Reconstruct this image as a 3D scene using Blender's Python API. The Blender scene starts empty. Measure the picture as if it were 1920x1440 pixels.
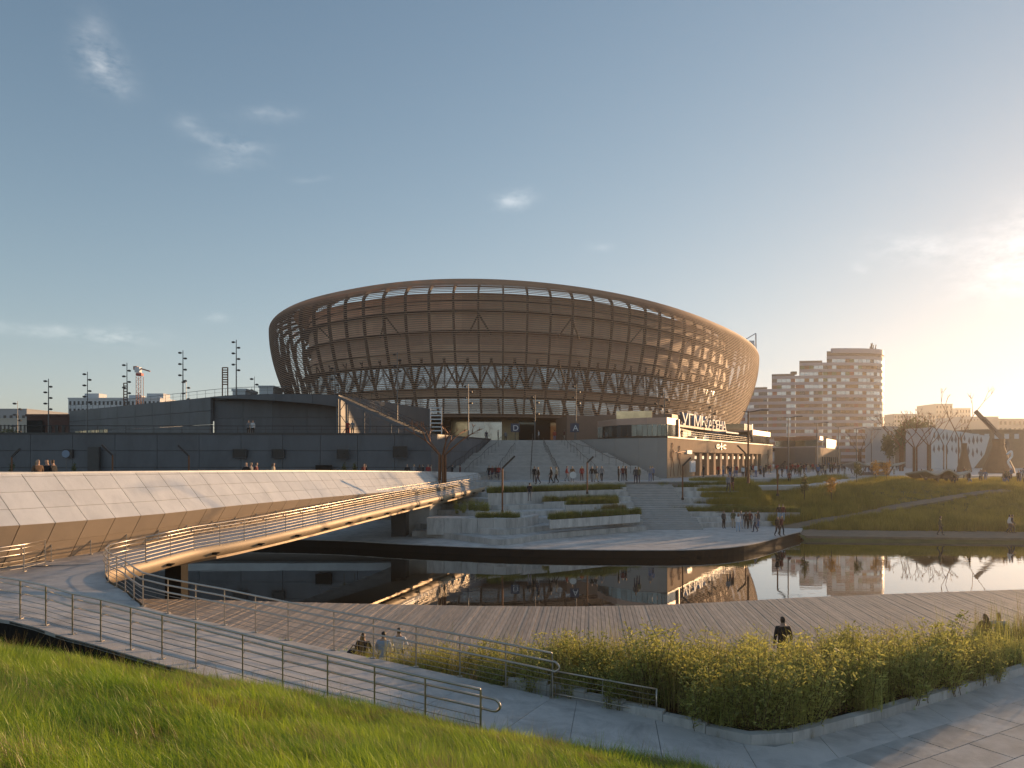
import bpy, bmesh, math, random
import numpy as np
from mathutils import Vector, Matrix, Euler

random.seed(7)
R = math.radians
sc = bpy.context.scene
COL = sc.collection

# ------------------------------------------------------------------ camera, sky, sun, exposure
F, HZ, CZ = 1400.0, 860.0, 7.2          # focal length in photo pixels, horizon row, eye height above the water
cam = bpy.data.cameras.new('camera')
cam.sensor_width = 36.0
cam.lens = 36.0 * F / 1920.0
cam.shift_y = (HZ - 720.0) / 1920.0
cam.clip_start = 0.1
cam.clip_end = 6000
camo = bpy.data.objects.new('camera', cam)
camo.location = (0, 0, CZ)
camo.rotation_euler = (R(90), 0, 0)
COL.objects.link(camo)
sc.camera = camo

SUN_AZ, SUN_EL = 48.0, 6.2               # degrees clockwise from the view direction, and above the horizon
world = bpy.data.worlds.new('World')
sc.world = world
world.use_nodes = True
wn, wl = world.node_tree.nodes, world.node_tree.links
wn.clear()
w_out = wn.new('ShaderNodeOutputWorld')
w_bg = wn.new('ShaderNodeBackground')
w_bg.inputs['Strength'].default_value = 0.15
sky = wn.new('ShaderNodeTexSky')
sky.sky_type = 'NISHITA'
sky.sun_disc = False
sky.sun_elevation = R(SUN_EL)
sky.sun_rotation = R(SUN_AZ)
sky.altitude = 200
sky.air_density = 0.72
sky.dust_density = 0.12
sky.ozone_density = 1.6

def wmath(op, a, b=None, clamp=False):
    n = wn.new('ShaderNodeMath'); n.operation = op; n.use_clamp = clamp
    for i, v in enumerate((a, b)):
        if v is None: continue
        if isinstance(v, (int, float)): n.inputs[i].default_value = v
        else: wl.new(v, n.inputs[i])
    return n.outputs[0]

tc = wn.new('ShaderNodeTexCoord')
sep = wn.new('ShaderNodeSeparateXYZ'); wl.new(tc.outputs['Generated'], sep.inputs[0])
nz = wn.new('ShaderNodeTexNoise'); nz.inputs['Scale'].default_value = 9; nz.inputs['Detail'].default_value = 8
nz.inputs['Roughness'].default_value = 0.62
wl.new(tc.outputs['Generated'], nz.inputs['Vector'])
nz2 = wn.new('ShaderNodeTexNoise'); nz2.inputs['Scale'].default_value = 26; nz2.inputs['Detail'].default_value = 7
nz2.inputs['Roughness'].default_value = 0.65
mp = wn.new('ShaderNodeMapping'); mp.inputs['Scale'].default_value = (1, 1, 2.4)
wl.new(tc.outputs['Generated'], mp.inputs[0]); wl.new(mp.outputs[0], nz2.inputs['Vector'])
yy = wmath('MAXIMUM', sep.outputs['Y'], 0.05)
sepn = wn.new('ShaderNodeSeparateColor'); wl.new(nz.outputs['Color'], sepn.inputs[0])
uu = wmath('ADD', wmath('DIVIDE', sep.outputs['X'], yy), wmath('MULTIPLY', wmath('SUBTRACT', sepn.outputs[0], 0.5), 0.055))
vv = wmath('ADD', wmath('DIVIDE', sep.outputs['Z'], yy), wmath('MULTIPLY', wmath('SUBTRACT', sepn.outputs[1], 0.5), 0.045))
# the small clouds of this evening sky: direction (tangent of azimuth, of elevation), half sizes, lean, opacity
CL = [(175, 95, 30, 42, .35, .6), (205, 130, 34, 36, .3, .75), (210, 172, 24, 8, 0, .3), (355, 225, 26, 12, .1, .4), (400, 250, 34, 12, .15, .65), (450, 268, 34, 12, 0, .7),
      (435, 298, 40, 14, 0, .4), (505, 209, 42, 11, 0, .5), (580, 336, 26, 5, 0, .3), (962, 373, 28, 13, 0, .8), (1128, 461, 16, 6, 0, .45), (85, 619, 110, 11, .05, .55),
      (230, 628, 48, 14, 0, .8), (405, 596, 20, 7, 0, .4), (1720, 462, 74, 20, 0, .65), (1606, 497, 14, 6, 0, .5), (1900, 475, 66, 42, 0, .95), (1985, 440, 80, 60, 0, .9), (1890, 530, 90, 30, 0, .6)]
mask = None
for (cx, cy, sx, sy, lean, op) in CL:
    u0, v0 = (cx - 960) / F, (HZ - cy) / F
    du = wmath('SUBTRACT', uu, u0); dv = wmath('SUBTRACT', vv, v0)
    if lean: dv = wmath('ADD', dv, wmath('MULTIPLY', du, lean))
    e = wmath('ADD', wmath('POWER', wmath('ABSOLUTE', wmath('DIVIDE', du, sx / F)), 2), wmath('POWER', wmath('ABSOLUTE', wmath('DIVIDE', dv, sy / F)), 2))
    g = wmath('MULTIPLY', wmath('POWER', 2.718, wmath('MULTIPLY', e, -0.7)), op)
    mask = g if mask is None else wmath('ADD', mask, g)
front = wmath('GREATER_THAN', sep.outputs['Y'], 0.06)
wisp = wmath('MULTIPLY', wmath('SUBTRACT', nz2.outputs['Fac'], 0.36), 3.0, True)
mask = wmath('MULTIPLY', wmath('MULTIPLY', wmath('MULTIPLY', mask, wisp), 1.05, True), front)
# soft shoulder on the sky's brightness, the way a camera rolls off its highlights
def wvec(op, a, b):
    n = wn.new('ShaderNodeVectorMath'); n.operation = op
    for i, v in enumerate((a, b)):
        if isinstance(v, tuple): n.inputs[i].default_value = v
        else: wl.new(v, n.inputs[i])
    return n.outputs[0]
skp = wvec('POWER', sky.outputs[0], (1.2, 1.2, 1.2))
skc = wvec('DIVIDE', wvec('MULTIPLY', skp, (1.95, 1.58, 1.28)), wvec('ADD', wvec('MULTIPLY', skp, (1 / 2.4, 1 / 3.0, 1 / 3.8)), (1.0, 1.0, 1.0)))
mixc = wn.new('ShaderNodeMix'); mixc.data_type = 'RGBA'
wl.new(mask, mixc.inputs[0]); wl.new(skc, mixc.inputs[6])
# cloud colour: the sky behind it, lifted towards white
lift = wn.new('ShaderNodeMix'); lift.data_type = 'RGBA'; lift.blend_type = 'ADD'; lift.inputs[0].default_value = 1.0
wl.new(skc, lift.inputs[6]); lift.inputs[7].default_value = (1.5, 1.35, 1.2, 1)
wl.new(lift.outputs[2], mixc.inputs[7])
wl.new(mixc.outputs[2], w_bg.inputs['Color'])
wl.new(w_bg.outputs[0], w_out.inputs[0])

sun = bpy.data.lights.new('sun', 'SUN')
sun.energy = 4.2
sun.angle = R(0.6)
sun.color = (1.0, 0.62, 0.32)
suno = bpy.data.objects.new('sun', sun)
sd = Vector((math.sin(R(SUN_AZ)) * math.cos(R(SUN_EL)), math.cos(R(SUN_AZ)) * math.cos(R(SUN_EL)), math.sin(R(SUN_EL))))
suno.rotation_euler = sd.to_track_quat('Z', 'Y').to_euler()
suno.location = (60, 60, 60)
COL.objects.link(suno)

sc.view_settings.view_transform = 'Standard'
sc.view_settings.look = 'None'
sc.view_settings.exposure = 0.65
sc.view_settings.gamma = 1.0
sc.render.engine = 'CYCLES'
sc.cycles.use_denoising = True
sc.cycles.max_bounces = 7
sc.cycles.diffuse_bounces = 3
sc.cycles.glossy_bounces = 3
sc.cycles.transmission_bounces = 4
sc.cycles.volume_bounces = 0
sc.cycles.transparent_max_bounces = 8
sc.cycles.caustics_reflective = False
sc.cycles.caustics_refractive = False
sc.cycles.sample_clamp_indirect = 6

# ------------------------------------------------------------------ helpers
def px(x, y, z):
    """the point of height z that the photo shows at pixel (x, y)"""
    D = (CZ - z) * F / (y - HZ)
    return Vector(((x - 960) * D / F, D, z))
def pd(x, y, D):
    return Vector(((x - 960) * D / F, D, CZ - (y - HZ) * D / F))
def xat(x, D): return (x - 960) * D / F

def M(name, col, rough=.6, metal=0.0, var=.14, scale=1.5, bump=0.0, bscale=12.0, rand=0.0, spec=.5, col2=None, stretch=None, coat=0.0, detail=6, stain=0.0, sscale=.5):
    m = bpy.data.materials.new(name); m.use_nodes = True
    n, l = m.node_tree.nodes, m.node_tree.links
    b = n['Principled BSDF']
    b.inputs['Roughness'].default_value = rough; b.inputs['Metallic'].default_value = metal
    b.inputs['Specular IOR Level'].default_value = spec
    if coat: b.inputs['Coat Weight'].default_value = coat; b.inputs['Coat Roughness'].default_value = .12
    t = n.new('ShaderNodeTexCoord'); mpp = n.new('ShaderNodeMapping')
    if stretch: mpp.inputs['Scale'].default_value = stretch
    l.new(t.outputs['Object'], mpp.inputs[0])
    no = n.new('ShaderNodeTexNoise'); no.inputs['Scale'].default_value = scale; no.inputs['Detail'].default_value = detail
    no.inputs['Roughness'].default_value = .6
    l.new(mpp.outputs[0], no.inputs['Vector'])
    ramp = n.new('ShaderNodeValToRGB')
    c2 = col2 or col
    ramp.color_ramp.elements[0].position = .28; ramp.color_ramp.elements[1].position = .72
    ramp.color_ramp.elements[0].color = tuple(max(0, c * (1 - var)) for c in col) + (1,)
    ramp.color_ramp.elements[1].color = tuple(min(1, c * (1 + var)) for c in c2) + (1,)
    l.new(no.outputs['Fac'], ramp.inputs[0])
    out = ramp.outputs[0]
    if stain:      # weathering: irregular dirt patches and a finer grime
        n3 = n.new('ShaderNodeTexNoise'); n3.inputs['Scale'].default_value = sscale; n3.inputs['Detail'].default_value = 9; n3.inputs['Roughness'].default_value = .72; n3.inputs['Distortion'].default_value = .6
        l.new(mpp.outputs[0], n3.inputs['Vector'])
        m3 = n.new('ShaderNodeMapRange'); m3.inputs[1].default_value = .47; m3.inputs[2].default_value = .66; m3.inputs[3].default_value = 1.0; m3.inputs[4].default_value = 1 - stain
        l.new(n3.outputs['Fac'], m3.inputs[0]); v3 = n.new('ShaderNodeVectorMath'); v3.operation = 'SCALE'
        l.new(out, v3.inputs[0]); l.new(m3.outputs[0], v3.inputs['Scale']); out = v3.outputs[0]
    if rand:
        oi = n.new('ShaderNodeObjectInfo')
        mr = n.new('ShaderNodeMapRange'); mr.inputs[3].default_value = 1 - rand; mr.inputs[4].default_value = 1 + rand
        l.new(oi.outputs['Random'], mr.inputs[0])
        mu = n.new('ShaderNodeVectorMath'); mu.operation = 'SCALE'
        l.new(out, mu.inputs[0]); l.new(mr.outputs[0], mu.inputs['Scale'])
        out = mu.outputs[0]
    l.new(out, b.inputs['Base Color'])
    rr = n.new('ShaderNodeMapRange'); rr.inputs[3].default_value = max(.02, rough - .08); rr.inputs[4].default_value = min(1, rough + .08)
    l.new(no.outputs['Fac'], rr.inputs[0]); l.new(rr.outputs[0], b.inputs['Roughness'])
    if bump:
        n2 = n.new('ShaderNodeTexNoise'); n2.inputs['Scale'].default_value = bscale; n2.inputs['Detail'].default_value = 5
        l.new(mpp.outputs[0], n2.inputs['Vector'])
        bp = n.new('ShaderNodeBump'); bp.inputs['Strength'].default_value = bump; bp.inputs['Distance'].default_value = .05
        l.new(n2.outputs['Fac'], bp.inputs['Height']); l.new(bp.outputs[0], b.inputs['Normal'])
    return m

def leafmat(name, c1, c2, trans=.5, rough=.6, hue=.0):
    """thin leaf: diffuse plus light passing through"""
    m = bpy.data.materials.new(name); m.use_nodes = True
    n, l = m.node_tree.nodes, m.node_tree.links
    n.clear()
    o = n.new('ShaderNodeOutputMaterial')
    t = n.new('ShaderNodeTexCoord'); no = n.new('ShaderNodeTexNoise'); no.inputs['Scale'].default_value = .35; no.inputs['Detail'].default_value = 3
    geo = n.new('ShaderNodeNewGeometry'); l.new(geo.outputs['Position'], no.inputs['Vector'])
    oi = n.new('ShaderNodeObjectInfo')
    ad = n.new('ShaderNodeMath'); ad.operation = 'MULTIPLY_ADD'; ad.inputs[1].default_value = .45
    l.new(geo.outputs['Random Per Island'], ad.inputs[0]); l.new(no.outputs['Fac'], ad.inputs[2])
    ad2 = n.new('ShaderNodeMath'); ad2.operation = 'MULTIPLY_ADD'; ad2.inputs[1].default_value = .25
    l.new(oi.outputs['Random'], ad2.inputs[0]); l.new(ad.outputs[0], ad2.inputs[2])
    ramp = n.new('ShaderNodeValToRGB')
    ramp.color_ramp.elements[0].position = .45; ramp.color_ramp.elements[1].position = 1.0
    ramp.color_ramp.elements[0].color = c1 + (1,); ramp.color_ramp.elements[1].color = c2 + (1,)
    l.new(ad2.outputs[0], ramp.inputs[0])
    d = n.new('ShaderNodeBsdfDiffuse'); tr = n.new('ShaderNodeBsdfTranslucent')
    l.new(ramp.outputs[0], d.inputs[0]); l.new(ramp.outputs[0], tr.inputs[0])
    mx = n.new('ShaderNodeMixShader'); mx.inputs[0].default_value = trans
    l.new(d.outputs[0], mx.inputs[1]); l.new(tr.outputs[0], mx.inputs[2])
    g = n.new('ShaderNodeBsdfGlossy'); g.inputs['Roughness'].default_value = .45
    mx2 = n.new('ShaderNodeMixShader'); mx2.inputs[0].default_value = .05
    l.new(mx.outputs[0], mx2.inputs[1]); l.new(g.outputs[0], mx2.inputs[2])
    l.new(mx2.outputs[0], o.inputs[0])
    return m

class MB:
    def __init__(s): s.v = []; s.f = []
    def add(s, vs, fs):
        o = len(s.v); s.v += [tuple(v) for v in vs]; s.f += [tuple(i + o for i in f) for f in fs]; return s
    def box(s, c, d, rz=0.0):
        ca, sa = math.cos(rz), math.sin(rz); vs = []
        for z in (-.5, .5):
            for x, y in ((-.5, -.5), (.5, -.5), (.5, .5), (-.5, .5)):
                a, b = x * d[0], y * d[1]
                vs.append((c[0] + a * ca - b * sa, c[1] + a * sa + b * ca, c[2] + z * d[2]))
        return s.add(vs, [(3, 2, 1, 0), (4, 5, 6, 7), (0, 1, 5, 4), (1, 2, 6, 5), (2, 3, 7, 6), (3, 0, 4, 7)])
    def beam(s, a, b, w, h, up=(0, 0, 1)):
        a, b = Vector(a), Vector(b); d = (b - a).normalized()
        side = d.cross(Vector(up))
        if side.length < 1e-4: side = d.cross(Vector((0, 1, 0)))
        side.normalize(); u = side.cross(d).normalized()
        vs = []
        for p in (a, b):
            for i, j in ((-1, -1), (1, -1), (1, 1), (-1, 1)): vs.append(p + side * (w / 2 * i) + u * (h / 2 * j))
        return s.add(vs, [(0, 1, 2, 3), (7, 6, 5, 4), (0, 4, 5, 1), (1, 5, 6, 2), (2, 6, 7, 3), (3, 7, 4, 0)])
    def prism(s, poly, z0, z1):
        """poly: list of (x, y) or (x, y, dz); z0 and z1 may be callables of (x, y)"""
        n = len(poly)
        ar = sum(poly[i][0] * poly[(i + 1) % n][1] - poly[(i + 1) % n][0] * poly[i][1] for i in range(n))
        if ar < 0: poly = poly[::-1]
        f0 = z0 if callable(z0) else (lambda x, y: z0); f1 = z1 if callable(z1) else (lambda x, y: z1)
        vs = [(p[0], p[1], f0(p[0], p[1])) for p in poly] + [(p[0], p[1], f1(p[0], p[1])) for p in poly]
        fs = [tuple(range(n - 1, -1, -1)), tuple(range(n, 2 * n))]
        fs += [(i, (i + 1) % n, n + (i + 1) % n, n + i) for i in range(n)]
        return s.add(vs, fs)
    def tube(s, pts, r, n=6, cap=True):
        pts = [Vector(p) for p in pts]; k = len(pts); vs = []
        rs = r if isinstance(r, (list, tuple)) else [r] * k
        prev = None
        for i, p in enumerate(pts):
            d = (pts[min(i + 1, k - 1)] - pts[max(i - 1, 0)]).normalized()
            a = prev if prev is not None else (Vector((0, 0, 1)) if abs(d.z) < .9 else Vector((0, 1, 0)))
            a = (a - d * a.dot(d))
            if a.length < 1e-5: a = d.orthogonal()
            a.normalize(); b = d.cross(a); prev = a
            for j in range(n):
                t = 2 * math.pi * (j + .5) / n
                vs.append(p + (a * math.cos(t) + b * math.sin(t)) * rs[i])
        fs = [(i * n + j, i * n + (j + 1) % n, (i + 1) * n + (j + 1) % n, (i + 1) * n + j) for i in range(k - 1) for j in range(n)]
        if cap: fs += [tuple(range(n - 1, -1, -1)), tuple(range((k - 1) * n, k * n))]
        return s.add(vs, fs)
    def lathe(s, c, prof, n=12):
        vs = []; m = len(prof)
        for r, z in prof:
            for j in range(n):
                t = 2 * math.pi * j / n; vs.append((c[0] + r * math.cos(t), c[1] + r * math.sin(t), c[2] + z))
        fs = [(i * n + j, i * n + (j + 1) % n, (i + 1) * n + (j + 1) % n, (i + 1) * n + j) for i in range(m - 1) for j in range(n)]
        fs += [tuple(range(n - 1, -1, -1)), tuple(range((m - 1) * n, m * n))]
        return s.add(vs, fs)
    def quad(s, a, b, c, d): return s.add([a, b, c, d], [(0, 1, 2, 3)])
    def strip(s, A, B, th=0.0):
        """ribbon between two polylines (with thickness th downwards)"""
        n = len(A); vs = [tuple(p) for p in A] + [tuple(p) for p in B]
        fs = [(i, i + 1, n + i + 1, n + i) for i in range(n - 1)]
        if th:
            vs += [(p[0], p[1], p[2] - th) for p in A] + [(p[0], p[1], p[2] - th) for p in B]
            q = 2 * n
            fs += [(q + i, q + n + i, q + n + i + 1, q + i + 1) for i in range(n - 1)]
            fs += [(i, q + i, q + i + 1, i + 1) for i in range(n - 1)] + [(n + i, n + i + 1, q + n + i + 1, q + n + i) for i in range(n - 1)]
            fs += [(0, n, q + n, q), (n - 1, q + n - 1, q + 2 * n - 1, 2 * n - 1)]
        return s.add(vs, fs)
    def mesh(s, name, mat, o=(0, 0, 0), smooth=False):
        me = bpy.data.meshes.new(name)
        ov = Vector(o)
        me.from_pydata([tuple(Vector(v) - ov) for v in s.v], [], s.f)
        bm = bmesh.new(); bm.from_mesh(me); bmesh.ops.recalc_face_normals(bm, faces=bm.faces); bm.to_mesh(me); bm.free()
        if smooth: me.shade_smooth()
        if mat: me.materials.append(mat)
        return me
    def build(s, name, mat, parent=None, smooth=False, kind=None):
        """link as one mesh object; vertices are world coordinates"""
        o = parent_origin(parent)
        ob = bpy.data.objects.new(name, s.mesh(name, mat, o, smooth))
        COL.objects.link(ob)
        if parent: ob.parent = parent
        if kind: ob['kind'] = kind
        return ob

def parent_origin(p):
    o = Vector((0, 0, 0))
    while p is not None: o += Vector(p.location); p = p.parent
    return o
def tag(o, label, cat=None, group=None, kind=None):
    o['label'] = label
    if cat: o['category'] = cat
    if group: o['group'] = group
    if kind: o['kind'] = kind
    return o
def thing(name, label, cat, loc=(0, 0, 0), group=None, rz=0.0):
    o = bpy.data.objects.new(name, None); COL.objects.link(o); o.location = loc
    o.rotation_euler = (0, 0, rz); o.empty_display_size = .3
    return tag(o, label, cat, group)
def struct(o, label=None):
    o['kind'] = 'structure'
    if label: o['label'] = label
    return o
def inst(name, me, parent, loc=(0, 0, 0), rot=(0, 0, 0), scale=None):
    """another object that shares mesh data; loc in world unless the parent moves"""
    ob = bpy.data.objects.new(name, me); COL.objects.link(ob); ob.parent = parent
    ob.location = Vector(loc) - parent_origin(parent); ob.rotation_euler = rot
    if scale: ob.scale = scale
    return ob
def copy_tree(o, parent=None):
    c = o.copy(); COL.objects.link(c); c.parent = parent
    for ch in o.children: copy_tree(ch, c)
    return c
def lerp(a, b, t): return tuple(x + (y - x) * t for x, y in zip(a, b))
def along(pts, step=None, n=None):
    """points at even spacing along a polyline"""
    P = [Vector(p) for p in pts]; L = [0]
    for i in range(len(P) - 1): L.append(L[-1] + (P[i + 1] - P[i]).length)
    n = n or max(1, round(L[-1] / step)); out = []
    for k in range(n + 1):
        d = L[-1] * k / n; i = 0
        while i < len(P) - 2 and L[i + 1] < d: i += 1
        out.append(P[i].lerp(P[i + 1], (d - L[i]) / max(1e-9, L[i + 1] - L[i])))
    return out
def smooth(pts, n=6):
    """Catmull-Rom through the points"""
    P = [Vector(p) for p in pts]; P = [P[0] * 2 - P[1]] + P + [P[-1] * 2 - P[-2]]; out = []
    for i in range(1, len(P) - 2):
        for k in range(n):
            t = k / n; a, b, c, d = P[i - 1:i + 3]
            out.append(.5 * ((2 * b) + (c - a) * t + (2 * a - 5 * b + 4 * c - d) * t * t + (3 * b - a - 3 * c + d) * t ** 3))
    return out + [P[-2]]

ORD = ['first', 'second', 'third', 'fourth', 'fifth', 'sixth', 'seventh', 'eighth', 'ninth', 'tenth', 'eleventh', 'twelfth', 'thirteenth', 'fourteenth', 'fifteenth', 'sixteenth', 'seventeenth', 'eighteenth', 'nineteenth', 'twentieth']
def ordw(i):
    """0 -> first ... 43 -> forty-fourth"""
    if i < 20: return ORD[i]
    tens = ['twenty', 'thirty', 'forty', 'fifty', 'sixty', 'seventy', 'eighty', 'ninety']
    t, u = divmod(i + 1, 10)
    if u == 0: return tens[t - 2][:-1] + 'ieth'
    return tens[t - 2] + '-' + ORD[u - 1]

# ------------------------------------------------------------------ materials
m_conc = M('concrete', (.60, .56, .525), .75, var=.16, scale=.7, bump=.2, bscale=14, detail=11, stain=.34, sscale=.8)
m_conc2 = M('concrete_terrace', (.55, .525, .495), .72, var=.22, scale=.8, bump=.1, bscale=6, rand=.08, stretch=(1.6, 1.6, .4), stain=.35, sscale=.9)
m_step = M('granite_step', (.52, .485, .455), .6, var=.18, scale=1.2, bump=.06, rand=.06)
m_step_shade = M('granite_step_shade', (.38, .38, .38), .7, var=.18, scale=1.5)  # darker copy of the step granite; riser shade put into the colour
m_plaza = M('plaza_paving', (.44, .435, .425), .6, var=.15, scale=.6, bump=.05)
m_ground = M('city_ground', (.24, .22, .20), .9, var=.2, scale=.05)
m_bedrock = M('basin_bed', (.03, .03, .026), .9)
m_dark = M('dark_metal_panel', (.135, .14, .15), .5, metal=.0, var=.14, scale=.25, rand=.07, spec=.3, stain=.22, sscale=.3, stretch=(1, 1, .4))
m_dark2 = M('dark_cap', (.05, .047, .045), .5)
m_darkwin = M('dark_window', (.02, .02, .022), .3, spec=.35, var=.2)
m_bronze = M('bronze_louver', (.48, .29, .195), .68, spec=.25, metal=.0, var=.12, scale=.3, rand=.07)
m_rib = M('bronze_rib', (.085, .054, .038), .65, spec=.25, metal=.0, rand=.08)
m_clad = M('copper_cladding', (.97, .61, .43), .6, spec=.3, metal=.0, var=.16, scale=.4, rand=.10)
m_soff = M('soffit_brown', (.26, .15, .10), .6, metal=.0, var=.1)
m_glass = M('facade_glass', (.40, .43, .47), .06, metal=.9, var=.25, scale=.25, spec=.9, rand=.35)
m_glass2 = M('pavilion_glass', (.16, .19, .20), .06, metal=.8, var=.2, scale=.4, rand=.25)
m_warmglass = M('entrance_glass', (.55, .43, .27), .12, metal=.5, var=.5, scale=.5, rand=.4)  # at the entrance, warm sunlit reflections put into the glass colour
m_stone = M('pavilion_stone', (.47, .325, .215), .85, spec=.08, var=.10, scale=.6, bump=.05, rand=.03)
m_rose = M('rose_fascia', (.52, .33, .25), .45, metal=.2, var=.08, rand=.03)
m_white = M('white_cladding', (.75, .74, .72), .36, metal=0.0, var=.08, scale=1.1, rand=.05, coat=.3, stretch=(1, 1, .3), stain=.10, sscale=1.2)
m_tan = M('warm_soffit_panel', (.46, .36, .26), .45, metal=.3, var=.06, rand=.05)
m_steel = M('stainless_steel', (.52, .47, .41), .33, metal=1.0, var=.08, scale=4)
m_cable = M('steel_cable', (.40, .37, .33), .4, metal=1.0, var=.08)
m_fasc = M('ramp_edge_metal', (.40, .31, .21), .55, metal=.15, var=.06, scale=1.0)
m_deckr = M('ramp_resin', (.59, .555, .52), .8, var=.16, scale=.8, bump=.3, bscale=40, detail=12, stain=.32, sscale=.7)
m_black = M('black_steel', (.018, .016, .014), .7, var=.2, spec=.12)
m_wood = M('deck_plank', (.52, .40, .30), .62, var=.22, scale=1.3, bump=.18, bscale=26, rand=.16, stretch=(6, .8, 1))
m_soil = M('soil', (.045, .035, .022), .95, var=.4, scale=3, bump=.4)
m_dirt = M('dirt_path', (.21, .165, .12), .9, var=.2, scale=1.5, bump=.2)
m_lamp = M('lamp_steel', (.16, .155, .155), .45, metal=.7, var=.05)
m_lampd = M('lamp_dark', (.05, .04, .035), .5, metal=.4)
m_corten = M('corten_steel', (.20, .085, .038), .6, metal=.35, var=.3, scale=2.5, bump=.1)
m_slab = M('paving_slab', (.44, .43, .41), .62, var=.30, scale=1.7, bump=.1, rand=.13)
m_turf = M('turf_soil', (.05, .062, .018), .95, var=.35, scale=1.2, bump=.4)
m_bank = M('bank_turf', (.13, .115, .03), .95, var=.4, scale=.5, bump=.4)
m_whitep = M('white_paint', (.74, .74, .74), .5, var=.05)
m_bluew = M('sign_letter', (.24, .30, .40), .6, metal=.0, var=.04)
m_navy = M('sign_navy', (.02, .035, .08), .4)
m_red = M('red_paint', (.42, .05, .03), .5)
m_orange = M('crane_paint', (.34, .13, .07), .55, var=.15)
m_brick = M('brick_red', (.115, .048, .032), .8, var=.2, scale=3)
g_grass = leafmat('grass_blade', (.09, .23, .008), (.42, .54, .05), .55)
g_dry = leafmat('dry_grass', (.16, .13, .035), (.42, .34, .13), .45)
g_plant = leafmat('planter_grass', (.07, .11, .014), (.26, .26, .05), .5)
g_reed = leafmat('bank_grass', (.14, .15, .014), (.46, .36, .05), .5)
g_leaf = leafmat('shrub_leaf', (.17, .20, .035), (.54, .52, .14), .55)
g_twig = M('twig', (.10, .07, .035), .8)
g_yel = leafmat('autumn_leaf', (.30, .17, .02), (.50, .30, .05), .5)
g_grn = leafmat('tree_leaf', (.05, .07, .015), (.14, .14, .03), .45)
m_water = bpy.data.materials.new('river_water'); m_water.use_nodes = True
_n, _l = m_water.node_tree.nodes, m_water.node_tree.links
_b = _n['Principled BSDF']
_b.inputs['Base Color'].default_value = (.010, .0085, .006, 1); _b.inputs['Roughness'].default_value = .018
_b.inputs['IOR'].default_value = 1.33
_t = _n.new('ShaderNodeTexCoord'); _mp = _n.new('ShaderNodeMapping'); _mp.inputs['Scale'].default_value = (.35, 1.0, 1)
_l.new(_t.outputs['Object'], _mp.inputs[0])
_no = _n.new('ShaderNodeTexNoise'); _no.inputs['Scale'].default_value = 1.4; _no.inputs['Detail'].default_value = 4
_l.new(_mp.outputs[0], _no.inputs['Vector'])
_n2 = _n.new('ShaderNodeTexNoise'); _n2.inputs['Scale'].default_value = .09; _n2.inputs['Detail'].default_value = 2
_l.new(_t.outputs['Object'], _n2.inputs['Vector'])
_mr = _n.new('ShaderNodeMapRange'); _mr.inputs[1].default_value = .48; _mr.inputs[2].default_value = .68; _mr.inputs[3].default_value = .012; _mr.inputs[4].default_value = .09
_l.new(_n2.outputs['Fac'], _mr.inputs[0])
_bp = _n.new('ShaderNodeBump'); _bp.inputs['Distance'].default_value = .06
_l.new(_mr.outputs[0], _bp.inputs['Strength']); _l.new(_no.outputs['Fac'], _bp.inputs['Height']); _l.new(_bp.outputs[0], _b.inputs['Normal'])
# smooth evening water: mirror strength by viewing angle over a dark peaty body
_fr = _n.new('ShaderNodeFresnel'); _fr.inputs['IOR'].default_value = 1.42; _l.new(_bp.outputs[0], _fr.inputs['Normal'])
_mm = _n.new('ShaderNodeMath'); _mm.operation = 'MULTIPLY'; _mm.use_clamp = True; _mm.inputs[1].default_value = 1.6; _l.new(_fr.outputs[0], _mm.inputs[0])
_df = _n.new('ShaderNodeBsdfDiffuse'); _df.inputs[0].default_value = (.016, .012, .007, 1)
_gl = _n.new('ShaderNodeBsdfGlossy'); _gl.name = 'water_gloss'; _gl.inputs['Roughness'].default_value = .012; _gl.inputs[0].default_value = (.95, .94, .92, 1); _l.new(_bp.outputs[0], _gl.inputs['Normal'])
_mx = _n.new('ShaderNodeMixShader'); _l.new(_mm.outputs[0], _mx.inputs[0]); _l.new(_df.outputs[0], _mx.inputs[1]); _l.new(_gl.outputs[0], _mx.inputs[2])
_l.new(_mx.outputs[0], _n['Material Output'].inputs[0]); _n.remove(_b)
# ------------------------------------------------------------------ ground, water, plaza
ZPL, ZPOD, ZPR, ZDK = 4.7, 9.8, 0.6, 0.65     # plaza, podium terrace, promenade, boardwalk
BX0, BX1, BY0, BY1 = -130.0, 270.0, -60.0, 79.0
g = MB()
o4 = [(-1480, -1480), (1480, -1480), (1480, 1480), (-1480, 1480)]
i4 = [(BX0, BY0), (BX1, BY0), (BX1, BY1), (BX0, BY1)]
BE = [(24, 85.5), (30, 93.5), (38, 99.5), (50, 104.5), (70, 109.5), (BX1, 119.5)]
i4 = [(BX0, BY0), (BX1, BY0)] + BE[::-1] + [(18, 81), (BX0, 81)]
bmg = bmesh.new(); gz = ZPL - .06
lo = [bmg.verts.new((x, y, gz)) for x, y in o4]; li = [bmg.verts.new((x, y, gz)) for x, y in i4]; lb = [bmg.verts.new((x, y, -1.6)) for x, y in i4]
eds = []
for L_ in (lo, li): eds += [bmg.edges.new((L_[i], L_[(i + 1) % len(L_)])) for i in range(len(L_))]
bmesh.ops.triangle_fill(bmg, use_beauty=True, use_dissolve=False, edges=eds)
for i in range(len(li)): bmg.faces.new((li[i], li[(i + 1) % len(li)], lb[(i + 1) % len(li)], lb[i]))
bmg.faces.new(lb); bmesh.ops.recalc_face_normals(bmg, faces=bmg.faces)
gme = bpy.data.meshes.new('ground'); bmg.to_mesh(gme); bmg.free(); gme.materials.append(m_ground)
gob = bpy.data.objects.new('ground', gme); COL.objects.link(gob); struct(gob)
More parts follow.
